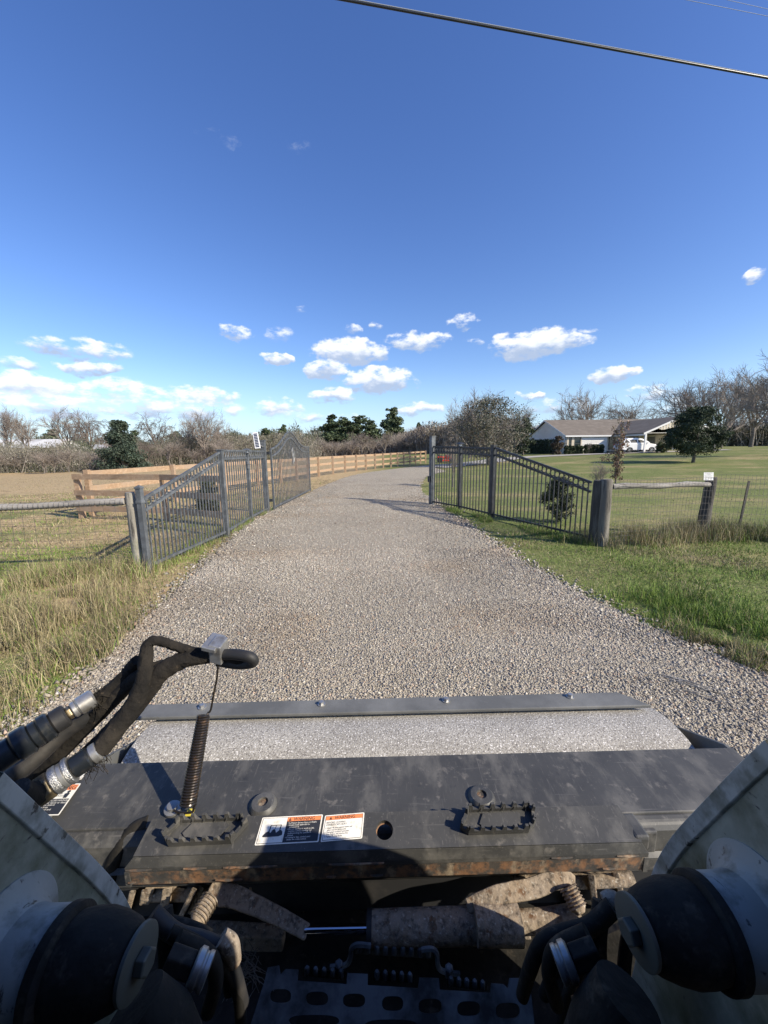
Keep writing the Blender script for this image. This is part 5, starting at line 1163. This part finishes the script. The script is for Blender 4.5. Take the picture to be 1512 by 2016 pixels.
# decals at the left end of the deck
zN = UP
def PD(u, v): return Z(u, v, -.878)
tr_, br2 = PD(160, 1543), PD(116, 1606); wv = mr*-.105; uv = (tr_-br2)
F3 = frame(br2+wv, br2, tr_+wv, zN, .0015); dc = sheet('warning_decal', F3, 0, 0, 1, 1, 'decal_white', ro, zN, rr=.02)
F3a = frame(br2+wv, br2, tr_+wv, zN, .0018); sheet('decal_band', F3a, .03, .78, .97, .96, 'decal_orange', dc, zN, .0001); sheet('decal_panel', F3a, .03, .03, .97, .50, 'decal_black', dc, zN, .0001)
F3b = frame(br2+wv, br2, tr_+wv, zN, .0021); ttext(F3b, .20, .80, .17, 'WARNING', 'decal_black', dc, zN, 1.05); ttext(F3b, .56, .63, .075, 'KEEP\nAWAY', 'decal_black', dc, zN, 1.2)
ttext(F3b, .06, .42, .075, 'HIGH PRESSURE FLUID HAZARD\nTo prevent serious injury or death:\n\u2022 Relieve pressure before\n   disconnecting lines.\n\u2022 Wear proper hand and\n   eye protection.', 'decal_white', dc, zN, 1.0)
mb = MB(); mb.prism([F3b(.80, .52), F3b(.88, .52), F3b(.90, .66), F3b(.86, .69), F3b(.78, .66)], zN*.0001); mb.lathe(F3b(.85, .725), zN, [(0, .004), (.0002, .004)], 12); mb.prism([F3b(.55, .725), F3b(.72, .725), F3b(.72, .74), F3b(.55, .74)], zN*.0001); part('decal_pictogram', mb, 'decal_black', dc)
tr_, br2 = PD(180, 1508), PD(160, 1536); F4 = frame(br2+wv, br2, tr_+wv, zN, .0015); dc = sheet('caution_decal', F4, 0, 0, 1, 1, 'decal_white', ro, zN, rr=.02); F4a = frame(br2+wv, br2, tr_+wv, zN, .0018); sheet('decal_band', F4a, .03, .62, .97, .94, 'decal_yellow', dc, zN, .0001)
# ---- spring, eye bolt, wire, clamp
sb_ = Z(368, 1597, -.862); st_ = D(401, 1408, .985)
part('eye_bolt', MB().lathe(Z(340, 1594, -.878), (0.1, -.15, 1), [(0, .019), (.006, .019), (.007, .012), (.016, .012), (.017, .004)], 20), 'galvanised', ro, smooth_=True)
axs = (st_-sb_); Ls = axs.length; axs.normalize(); u_ = axs.cross(UP).normalized() if axs.cross(UP).length > .01 else mr; w_ = axs.cross(u_)
NT = 33; pts = []
for i in range(NT*14+1):
    a = 2*math.pi*i/14; f = i/(NT*14); bow = .010*math.sin(math.pi*f); rr = .0165-.003*f; pts.append(sb_+axs*(.012+(Ls-.012)*f)+u_*math.cos(a)*rr+w_*math.sin(a)*rr+mr*bow*.0)
cpnt = D(430, 1302, .985); tail0 = pts[-1]
part('spring', MB().tube(pts, .0032, 7), 'spring_steel', ro, smooth_=True)
part('spring_wire', MB().tube(catmull([tail0, D(409, 1404, .985), D(415, 1397, .985), D(421, 1365, .985), D(427, 1335, .985), cpnt], 5), .0028, 6), 'spring_steel', ro, smooth_=True)
part('spring_hook', MB().tube(catmull([pts[0], sb_+UP*-.003+mr*.012, Z(356, 1600, -.868), Z(343, 1596, -.866)], 6), .003, 6), 'spring_steel', ro, smooth_=True)
part('spring_tag', MB().obox(Z(374, 1600, -.872), mr*.008, mf*.009, UP*.002), 'decal_yellow', ro)
dC = .985; cc_ = D(431, 1282, dC)
ca_ = (D(452, 1288, dC)-D(412, 1278, dC)).normalized(); cu_ = (D(431, 1265, dC-.01)-D(434, 1305, dC+.01)).normalized(); cn_ = ca_.cross(cu_).normalized()
part('clamp_block', MB().obox(cc_+cu_*.004, ca_*.016, cu_*.027, cn_*.022), 'galvanised', ro, bevel=.003)
part('clamp_block', MB().obox(cc_+ca_*-.012+cu_*.022, ca_*.018, cu_*.006, cn_*.03), 'galvanised', ro, bevel=.002)
# ---- hoses
def hose(name, pts, rs, m='hose_sleeve', n=14, k=6, sleeve=0, par=ro):
    P = [D(*p) for p in pts]; Q = catmull(P, k); R2 = np.interp(np.linspace(0, len(P)-1, len(Q)), range(len(P)), rs).tolist()
    mb = MB().tube(Q, R2, n); rg = random.Random(len(pts)*7)
    if sleeve:
        for i, v in enumerate(mb.v): v += Vector((rg.gauss(0, 1), rg.gauss(0, 1), rg.gauss(0, 1)))*sleeve
    return part(name, mb, m, par, smooth_=True)
# main loop: rises from the left couplers, turns over and runs to the clamp
hose('hose_sleeve', [(196, 1478, .90), (225, 1440, .92), (262, 1390, .94), (283, 1340, .95), (287, 1300, .96), (292, 1268, .97), (315, 1262, .98), (355, 1276, .99), (395, 1285, .99), (425, 1284, .985)], [0.0211, 0.0229, 0.0220, 0.0194, 0.0163, 0.0132, 0.0119, 0.0119, 0.0123, 0.0123], sleeve=.0009)
hose('hose_sleeve', [(120, 1530, .96), (170, 1488, .96), (230, 1430, .97), (280, 1372, .97), (315, 1325, .975), (360, 1300, .985), (400, 1293, .99), (432, 1288, .99), (470, 1297, .995), (496, 1300, 1.0)], [0.0176, 0.0211, 0.0238, 0.0246, 0.0238, 0.0211, 0.0185, 0.0158, 0.0136, 0.0123], sleeve=.001)
hose('hose_sleeve', [(60, 1540, 1.0), (120, 1480, 1.0), (190, 1410, 1.0), (245, 1355, 1.0), (290, 1322, .995), (345, 1305, .995), (415, 1292, 1.0)], [0.0176, 0.0194, 0.0194, 0.0194, 0.0176, 0.0158, 0.0141], sleeve=.0009)
hose('hose_sleeve', [(186, 1384, .99), (215, 1362, 1.0), (245, 1335, 1.005), (262, 1312, 1.01), (270, 1300, 1.0)], [0.0194, 0.0194, 0.0194, 0.0176, 0.0141], sleeve=.0011)
hose('hose_loop', [(425, 1290, .985), (460, 1288, .975), (492, 1294, .97), (498, 1304, .985), (470, 1308, 1.0), (428, 1302, 1.0)], [0.0132, 0.0136, 0.0136, 0.0132, 0.0128, 0.0123], 'black_rubber')
# frayed sleeve ends
rg = random.Random(4)
for (u, v, d_) in ((192, 1372, .985), (186, 1490, .90)):
    mb = MB(); c = D(u, v, d_)
    for k in range(150):
        a = Vector((rg.gauss(0, 1), rg.gauss(0, 1), rg.gauss(0, 1))).normalized(); p = c+a*rg.uniform(.012, .028); q = p+Vector((rg.gauss(0, .010), rg.gauss(0, .008), rg.gauss(-.012, .012))); mb.tube([p, p.lerp(q, .5)+a*.003, q], .0007, 3, cap=False)
    part('frayed_end', mb, 'hose_sleeve', ro)
# ridge folds on sleeves are in the mesh noise; upper coupler train
def train(nm, p0, p1, prof, par=ro):      # lathe pieces along a line: (t0,t1,r0,r1,mat)
    P0, P1 = D(*p0), D(*p1); ax = (P1-P0); L_ = ax.length; ax.normalize()
    for (t0, t1, r, mt, nn, nme) in prof:
        e2 = min(.004, (t1-t0)*L_*.2); part(nme, MB().lathe(P0+ax*t0*L_, ax, [(0, r-e2), (e2, r), ((t1-t0)*L_-e2, r), ((t1-t0)*L_, r-e2)], nn), mt, par, smooth_=(nn > 8), bevel=0 if nn > 8 else .002)
train('a', (-30, 1510, .84), (192, 1368, .98), [(0, .24, .031, 'black_fitting', 24, 'coupler_body'), (.24, .38, .036, 'black_fitting', 24, 'coupler_collar'), (.38, .46, .031, 'black_fitting', 24, 'coupler_body'), (.46, .56, .0335, 'black_fitting', 24, 'coupler_collar'), (.56, .70, .028, 'black_rubber', 24, 'coupler_body'), (.70, .75, .017, 'dirty_brass', 6, 'hex_nut'), (.75, .80, .020, 'galvanised', 24, 'ferrule'), (.80, .97, .023, 'galvanised', 28, 'ferrule')])
train('b', (62, 1570, .83), (196, 1476, .90), [(0, .30, .030, 'dirty_brass', 6, 'hex_body'), (.30, .42, .031, 'knurled_steel', 40, 'knurled_sleeve'), (.42, .50, .029, 'galvanised', 40, 'knurled_sleeve'), (.50, .58, .0315, 'knurled_steel', 40, 'knurled_sleeve'), (.58, .86, .0245, 'black_fitting', 24, 'coupler_body'), (.86, 1.0, .0225, 'galvanised', 24, 'ferrule')])
train('c', (-40, 1600, .98), (60, 1500, 1.02), [(0, .5, .03, 'black_fitting', 24, 'coupler_body'), (.5, .75, .024, 'galvanised', 24, 'ferrule'), (.75, 1.0, .026, 'black_rubber', 24, 'coupler_body')])
hose('hydraulic_hose', [(-60, 1580, .90), (0, 1545, .90), (60, 1500, .93), (120, 1445, .97), (180, 1405, 1.0)], [.022]*5, 'black_rubber')
hose('hydraulic_hose', [(30, 1560, .78), (50, 1570, .80), (72, 1562, .83)], [.026, .026, .026], 'grease_black')
# dark hose beside the mount plate
hose('hydraulic_hose', [(292, 1622, .93), (262, 1636, .92), (238, 1668, .90), (222, 1705, .90), (215, 1760, .92)], [.018]*5, 'grease_black')

# ------------------------------------------------------------------ compact loader
ld = thing('compact_loader', 'dirty white skid steer loader seen from its own operator seat, lift arms at both sides', 'loader', M(0, -.4, -1.8))
XA = .435
rimL = [(0, 1522), (60, 1578), (130, 1645), (190, 1702), (232, 1752), (256, 1795)]
RL = [toM(UX(u, v, -XA+.01)) for u, v in rimL]
rimR = [(1512, 1458), (1455, 1512), (1385, 1585), (1330, 1645), (1296, 1700), (1278, 1755)]
RR = [toM(UX(u, v, XA+.01)) for u, v in rimR]
for RM, x0, sg in ((RL, -XA+.01, -1), (RR, XA+.01, 1)):
    top = [(y, z) for x, y, z in RM]; y0, z0 = top[0]
    dy, dz = top[0][0]-top[1][0], top[0][1]-top[1][1]
    ex = [(-1.35, -.46), (-.1, -.43), (.15, -.40), (y0-.07, z0-.012)]
    poly = ex+top+[(top[-1][0]+.03, -1.08), (top[-1][0]-.02, -1.16), (.36, -1.18), (.22, -.98), (.06, -.72), (-.2, -.64), (-1.35, -.66)]
    am = part('lift_arm', MB().prism([M(x0, y, z) for y, z in poly], mr*.045*sg), 'arm_paint', ld, bevel=.006, seg=3)
    tc_ = [M(0, y, z) for y, z in top]; tc_ = catmull(tc_, 6); fl_ = MB()
    for i, p in enumerate(tc_):
        tg = (tc_[min(i+1, len(tc_)-1)]-tc_[max(i-1, 0)]).normalized(); nr = tg.cross(mr).normalized(); nr = nr if nr.dot(mf) < 0 else -nr
        q0 = p+mr*(x0); fl_.v += [q0-mr*sg*.004+nr*-.001, q0-mr*sg*.004+nr*.019, q0+mr*sg*.002+nr*.021, q0+mr*sg*.002-nr*.002]
    for i in range(len(tc_)-1):
        for k in range(4): k2 = (k+1) % 4; fl_.f.append([i*4+k, i*4+k2, i*4+4+k2, i*4+4+k])
    part('arm_lit_rim', fl_, 'rim_lit_paint', ld, smooth_=True, bevel=.001)  # strip standing in for the lit edge of the arm
    # pivot tube, saddle plate, collar, washer, bolt
    yc, zc = (.345, -.562) if sg < 0 else (.350, -.552)
    inn = -mr*sg; base = M(x0, yc, zc)
    part('saddle_plate', MB().lathe(base-inn*.002, inn, [(0, .078), (.004, .078), (.006, .074), (.010, .062), (.018, .054), (.024, .05)], 48), 'tube_paint', ld, smooth_=True)
    part('pivot_tube', MB().lathe(base, inn, [(0, .054), (.03, .049), (.062, .049), (.064, .048), (.064, .03)], 48), 'tube_paint', ld, smooth_=True)
    part('pivot_collar', MB().lathe(base+inn*.0615, inn, [(0, .049), (.002, .0515), (.012, .0515), (.015, .048), (.016, .044), (.030, .046), (.045, .046), (.062, .042), (.078, .036), (.086, .030), (.088, .02)], 48), 'grease_black', ld, smooth_=True)
    wc = base+inn*.150; wa = (inn-mf*.10).normalized()
    ws = part('pivot_washer', MB().lathe(wc, wa, [(0, .033), (.004, .033), (.005, .0315), (.005, .001)], 40), 'washer_steel', ld, smooth_=True); part('bolt_head', MB().lathe(wc+wa*.0055, wa, [(0, .0135), (.010, .0135), (.011, .011)], 6), 'washer_steel', ws, bevel=.001)
# hoses and fittings between the arms
mx_ = lambda pts: [(1512-u-6, v-14, d_) for u, v, d_ in pts]
for fn, lab in ((lambda p: p, 'L'), (mx_, 'R')):
    hose('arm_hose', fn([(300, 1800, .60), (345, 1838, .60), (400, 1852, .60), (440, 1872, .60), (462, 1920, .61), (478, 1975, .63)]), [.013, .0125, .0115, .011, .011, .010], 'grease_black' if lab == 'R' else 'black_rubber', par=ld)
    hose('arm_hose', fn([(322, 1790, .62), (330, 1880, .60), (320, 1980, .60), (310, 2060, .62)]), [.013]*4, 'grease_black', par=ld)
    hose('arm_hose', fn([(350, 1850, .56), (410, 1880, .57), (425, 1930, .58), (410, 1990, .6)]), [.011]*4, 'grease_black', par=ld)
    a3, b3 = fn([(345, 1890, .52)])[0], fn([(400, 1910, .52)])[0]; P0, P1 = D(*a3), D(*b3); axv = (P1-P0).normalized()
    part('hose_fitting', MB().lathe(P0-axv*.01, axv, [(0, .017), (.035, .017)], 6), 'grease_black', ld, bevel=.002)
    part('hose_fitting', MB().lathe(P0+axv*.026, axv, [(0, .017), (.003, .021), (.010, .021), (.012, .018), (.014, .018), (.016, .020), (.021, .020), (.022, .014)], 30), 'galvanised', ld, smooth_=True)
    a3, b3 = fn([(330, 2000, .55)])[0], fn([(385, 2015, .55)])[0]; P0, P1 = D(*a3), D(*b3); axv = (P1-P0).normalized()
    part('hose_fitting', MB().lathe(P0, axv, [(0, .018), (.012, .021), (.02, .021), (.022, .017), (.03, .017)], 30), 'black_fitting', ld, smooth_=True)
for pts in ([(262, 1985, .46), (300, 2040, .46), (330, 2160, .48)], [(1236, 1960, .47), (1205, 2030, .47), (1180, 2160, .49)]):
    part('pivot_casting', MB().tube([D(*p) for p in pts], [.036, .045, .055], 24), 'grease_black', ld, smooth_=True)
part('shade_side_sheet', MB().prism([D(1100, 1880, .74), D(1290, 1800, .74), D(1290, 2100, .70), D(1100, 2100, .70)], mf*.01), 'grease_black', ld)  # sheet added to darken the sunlit corner below the right arm
for k_, pts in enumerate([[(318, 1812, .63), (372, 1826, .62), (418, 1850, .615), (444, 1890, .62), (452, 1950, .64)], [(336, 1835, .58), (392, 1862, .585), (446, 1905, .60), (470, 1960, .62), (476, 2040, .64)],
        [(1262, 1792, .63), (1222, 1776, .62), (1190, 1786, .62), (1150, 1836, .63), (1098, 1900, .65), (1070, 1960, .66)], [(1244, 1815, .60), (1232, 1870, .60), (1228, 1940, .60), (1236, 2030, .60)], [(1180, 1850, .62), (1140, 1905, .62), (1112, 1985, .63), (1105, 2060, .63)]]):
    hose('arm_hose', pts, [.0095]*len(pts), 'grease_black', par=ld)
for pts in ([(436, 1846, .598), (452, 1862, .598), (460, 1892, .605)], [(1190, 1778, .615), (1204, 1774, .615), (1218, 1778, .617)]): hose('mud_patch', pts, [.0125, .0145, .012], 'dusty_rust', par=ld)
# quick attach: ribs under the mount plate
def rib(u0, v0, u1, v1, w0, d_, m='dusty_rust', nm='quick_attach_rib'):
    a, b = D(u0, v0, d_), D(u1, v1, d_*1.0+.02); s = (b-a).normalized(); nrm = ray((u0+u1)/2, (v0+v1)/2).normalized(); sd = s.cross(nrm).normalized(); w2 = w0*d_/757/2
    mb = MB().add([a-sd*w2, a+sd*w2, b+sd*w2*.8, b-sd*w2*.8]+[p+nrm*.10 for p in (a-sd*w2, a+sd*w2, b+sd*w2*.8, b-sd*w2*.8)], [(0, 1, 2, 3), (7, 6, 5, 4), (0, 4, 5, 1), (1, 5, 6, 2), (2, 6, 7, 3), (3, 7, 4, 0)])
    return part(nm, mb, m, ld, bevel=.003)
for r_ in [(262, 1752, 250, 1800, 12, .89), (292, 1750, 284, 1782, 24, .90), (330, 1748, 316, 1830, 18, .88), (352, 1748, 344, 1776, 26, .91), (384, 1748, 352, 1812, 12, .87), (398, 1745, 372, 1800, 10, .90), (500, 1742, 512, 1835, 20, .95), (526, 1742, 534, 1990, 16, 1.0),
           (1164, 1722, 1172, 1790, 14, .88), (1212, 1718, 1226, 1772, 13, .90), (1036, 1835, 1050, 1895, 14, .90), (1118, 1770, 1122, 1795, 10, .93), (1080, 1835, 1092, 1865, 12, .93), (990, 1845, 998, 1950, 12, .97)]: rib(*r_)
part('cross_tube', MB().tube([D(1010, 1738, .93), D(1110, 1736, .92), D(1246, 1730, .91)], .015, 16), 'dusty_rust', ld, smooth_=True)
part('cross_tube', MB().tube([D(290, 1756, .93), D(440, 1756, .93)], .018, 12), 'dusty_rust', ld, smooth_=True)
part('cross_beam', MB().beam(D(392, 1838, .90), D(560, 1848, .90), .03, .045), 'dusty_rust', ld, bevel=.004)
part('cross_beam', MB().prism([D(560, 1830, .93), D(620, 1846, .93), D(600, 1868, .93), D(520, 1868, .93)], mf*.02), 'dark_panel', ld)
def lever(pts, rs, flat, nm='lock_lever'):
    P = catmull([D(*p) for p in pts], 5); R2 = np.interp(np.linspace(0, len(pts)-1, len(P)), range(len(pts)), rs); mb = MB(); o = 0; rg = random.Random(int(pts[0][0]))
    for i, p in enumerate(P):
        t = (P[min(i+1, len(P)-1)]-P[max(i-1, 0)]).normalized(); vw = (p-C0).normalized(); s = t.cross(vw).normalized(); k = s.cross(t).normalized()
        for a_, b_ in ((-1, -1), (1, -1), (1, 1), (-1, 1)): mb.v.append(p+s*R2[i]*a_*(1+rg.gauss(0, .03))+k*flat*b_)
    for i in range(len(P)-1):
        for q_ in range(4): q2 = (q_+1) % 4; mb.f.append([i*4+q_, i*4+q2, i*4+4+q2, i*4+4+q_])
    mb.f += [[3, 2, 1, 0], [len(P)*4-4+q_ for q_ in range(4)]]
    return part(nm, mb, 'dusty_rust', ld, bevel=.004)
lever([(418, 1742, .86), (440, 1758, .85), (470, 1768, .845), (540, 1800, .84), (606, 1836, .83)], [.012, .022, .018, .0155, .0135], .011)
lever([(920, 1784, .84), (980, 1762, .84), (1050, 1748, .85), (1100, 1728, .86), (1128, 1736, .86)], [.013, .0165, .0175, .017, .013], .012)
for pts in ([(415, 1768, .82), (400, 1790, .80), (388, 1812, .785), (380, 1835, .78)], [(1118, 1746, .835), (1128, 1768, .82), (1140, 1790, .81), (1150, 1812, .80)]):
    P = [D(*p) for p in pts]; ax = (P[2]-P[0]); L_ = ax.length; ax.normalize(); prof = []
    for k in range(6): prof += [(L_*k/6, .018), (L_*(k+.45)/6, .0205), (L_*(k+.5)/6, .0165), (L_*(k+.95)/6, .0165)]
    prof += [(L_, .015), (L_*1.2, .009)]; part('lock_spring_bolt', MB().lathe(P[0], ax, prof, 18), 'dusty_rust', ld, smooth_=True)
cy = part('hydraulic_cylinder', MB().tube([D(730, 1829, .83), D(800, 1826, .83), D(915, 1822, .83), D(1000, 1820, .83)], .031, 28), 'dusty_rust', ld, smooth_=True)
part('cylinder_gland', MB().tube([D(935, 1820, .815), D(1022, 1818, .815)], [.034, .036], 24), 'dusty_rust', ld, smooth_=True)
part('cylinder_rod', MB().tube([D(600, 1832, .83), D(738, 1829, .83)], .0095, 20), 'chrome', cy, smooth_=True)
part('cylinder_end', MB().tube([D(1018, 1815, .83), D(1080, 1813, .83), D(1140, 1806, .83)], [.021, .022, .024], 20), 'dusty_rust', ld, smooth_=True)
part('cylinder_cap', MB().tube([D(722, 1830, .83), D(732, 1830, .83)], .033, 28), 'dark_panel', ld, smooth_=True)
# dark sheets added to hide lit ground and keep the gap black
part('shade_inner_sheet', MB().prism([M(-.30, .82, -.94), M(.30, .82, -.94), M(.30, .80, -1.2), M(-.30, .80, -1.2)], mf*.01), 'dark_panel', ld)
part('shade_floor_sheet', MB().prism([M(-.66, .36, -1.16), M(.66, .36, -1.16), M(.66, .90, -1.14), M(-.66, .90, -1.14)], -UP*.02), 'grease_black', ld)
# step grating
SA, SB, SC_, SD = D(520, 1900, .72), D(1042, 1926, .72), D(1110, 2120, .64), D(440, 2100, .64)
nS = (SB-SA).cross(SD-SA).normalized(); nS = nS if nS.dot(C0-SA) > 0 else -nS
def PS(u, v): return PL(u, v, SA, nS)
outl = [(520, 1934), (527, 1905), (549, 1901), (552, 1919), (562, 1908), (587, 1909), (586, 1931), (682, 1938), (684, 1916), (724, 1918), (724, 1940), (823, 1946), (826, 1925), (864, 1926), (866, 1949), (965, 1955), (968, 1936), (992, 1938), (1000, 1946), (1004, 1926), (1036, 1926), (1046, 1960), (1062, 2100), (470, 2090)]
hl = []
for (u, v, w2, h2) in [(552, 1961, 21, 14), (624, 1966, 22, 14), (697, 1970, 22, 14), (773, 1976, 21, 15), (847, 1981, 23, 15), (923, 1986, 23, 15), (1000, 1990, 24, 16), (618, 2010, 50, 12), (770, 2020, 52, 13), (925, 2030, 52, 13)]:
    hl.append([PS(u+w2*(abs(math.cos(a))**.65)*(1 if math.cos(a) > 0 else -1), v+h2*(abs(math.sin(a))**.8)*(1 if math.sin(a) > 0 else -1)) for a in [2*math.pi*k/20 for k in range(20)]])
st = part('front_step', MB().holed([PS(u, v) for u, v in outl], hl, -nS*.005), 'step_paint', ld)
def scallop(u0, v0, u1, v1, n_, d_, r=5.0):
    mb = MB(); 
    mb.prism([D(u0, v0, d_), D(u1, v1, d_), D(u1, v1+16, d_+.01), D(u0, v0+16, d_+.01)], ray(u0, v0).normalized()*.004)
    for k in range(n_):
        f = (k+.5)/n_; u, v = u0+(u1-u0)*f, v0+(v1-v0)*f; p = D(u, v, d_); mb.lathe(p-UP*.012+mf*.0, UP, [(0, r*d_/757), (.012, r*d_/757), (.016, r*d_/757*.6)], 10)
    return part('grip_strip', mb, 'step_paint', st, smooth_=True)
scallop(596, 1906, 680, 1914, 5, .74); scallop(734, 1914, 815, 1920, 5, .735); scallop(880, 1926, 958, 1936, 5, .74); scallop(700, 1862, 852, 1872, 9, .80)
part('step_bracket', MB().tube(catmull([D(u, v, .785) for u, v in [(650, 1904), (680, 1900), (690, 1885), (692, 1868), (704, 1860), (730, 1862)]], 5), .005, 6), 'step_paint', st, smooth_=True)
part('step_bracket', MB().tube(catmull([D(u, v, .785) for u, v in [(830, 1870), (850, 1868), (860, 1878), (862, 1900), (872, 1912), (905, 1918)]], 5), .005, 6), 'step_paint', st, smooth_=True)
for (u, v) in ((667, 1905), (884, 1913)): p = D(u, v, .75); part('step_bolt', MB().lathe(p-UP*.01, UP, [(0, .008), (.02, .008), (.022, .005)], 6), 'step_paint', st)
# tuft of dead grass caught in the frame
mb = MB(); rg = random.Random(2); c = D(492, 1905, .84)
for k in range(60):
    d_ = Vector((rg.gauss(-.5, .8), rg.gauss(-.2, .5), rg.gauss(-.1, .5))).normalized()*rg.uniform(.5, 1.1); c2_ = c+Vector((rg.gauss(0, .012), rg.gauss(0, .01), rg.gauss(0, .012))); mb.tube([c2_, c2_+d_*.03+Vector((0, 0, .008)), c2_+d_*.06+Vector((0, 0, -.012))], [.0009, .0008, .0004], 3, cap=False)
o = part('dead_grass_tuft', mb, 'bark', None, loc=c); tag(o, 'small tuft of dead grass caught in the dark frame left of the step', 'grass tuft')
# chassis, cab posts, roof and side panels around the operator
part('chassis', MB().prism([M(-.45, -1.7, -1.05), M(.45, -1.7, -1.05), M(.45, .40, -1.05), M(-.45, .40, -1.05)], -UP*.42), 'grease_black', ld, bevel=.02)
cabF = .14
part('cab_roof', MB().prism([M(-.42, -1.2, .50), M(.42, -1.2, .50), M(.42, cabF, .50), M(-.42, cabF, .50)], UP*.06), 'grease_black', ld, bevel=.02)
for sx in (-.41, .37):
    part('cab_post', MB().prism([M(sx, cabF-.05, -1.05), M(sx+.04, cabF-.05, -1.05), M(sx+.04, cabF-.05, .50), M(sx, cabF-.05, .50)], mf*.05), 'grease_black', ld, bevel=.005)
    part('cab_side', MB().prism([M(sx+.012, -1.2, -1.0), M(sx+.012, cabF-.051, -1.0), M(sx+.012, cabF-.051, .499), M(sx+.012, -1.2, .499)], mr*.016), 'grease_black', ld)
part('cab_back', MB().prism([M(-.41, -1.22, -1.05), M(.41, -1.22, -1.05), M(.41, -1.22, .5), M(-.41, -1.22, .5)], mf*.02), 'grease_black', ld)
part('seat', MB().prism([M(-.24, -.75, -.85), M(.24, -.75, -.85), M(.24, -.25, -.85), M(-.24, -.25, -.85)], UP*.12), 'black_rubber', ld, bevel=.03)

# small things lying on the gravel
p = G(1365, 1362); tw = MB(); rg = random.Random(8)
for k in range(9):
    a = p+Vector((rg.uniform(-.12, .12), rg.uniform(-.10, .10), .04)); d_ = Vector((.8+rg.uniform(-.3, .2), -.5+rg.uniform(-.3, .3), rg.uniform(-.05, .1))).normalized()
    tw.tube([a-d_*.14, a-d_*.03+Vector((0, 0, .012)), a+d_*.06, a+d_*.16], [.002, .004, .005, .002], 5)
o = part('dead_twigs', tw, 'rail_wood', None, smooth_=True, loc=p); tag(o, 'flattened bundle of dead twigs on the gravel near the right arm', 'twigs')
p = G(841, 1243)+UP*.04; mbp = MB().obox(p, (.035, .004, 0), (-.002, .016, .004), (0, 0, .006)); o = part('pale_chip', mbp, 'shed_wall', None, bevel=.003, loc=p); tag(o, 'pale flat stone chip alone in the middle of the gravel', 'stone')
for P_0, P_1 in ((D(-28, 1510, .842), M(-.60, .30, -.62)), (D(64, 1569, .832), M(-.58, .32, -.68)), (D(-38, 1600, .98), M(-.64, .30, -.78))):
    part('hydraulic_hose', MB().tube(catmull([P_0, P_0.lerp(P_1, .5)-UP*.02, P_1, M(-.53, -.05, -.82), M(-.50, -.5, -.86)], 6), .021, 14), 'black_rubber', ro, smooth_=True)
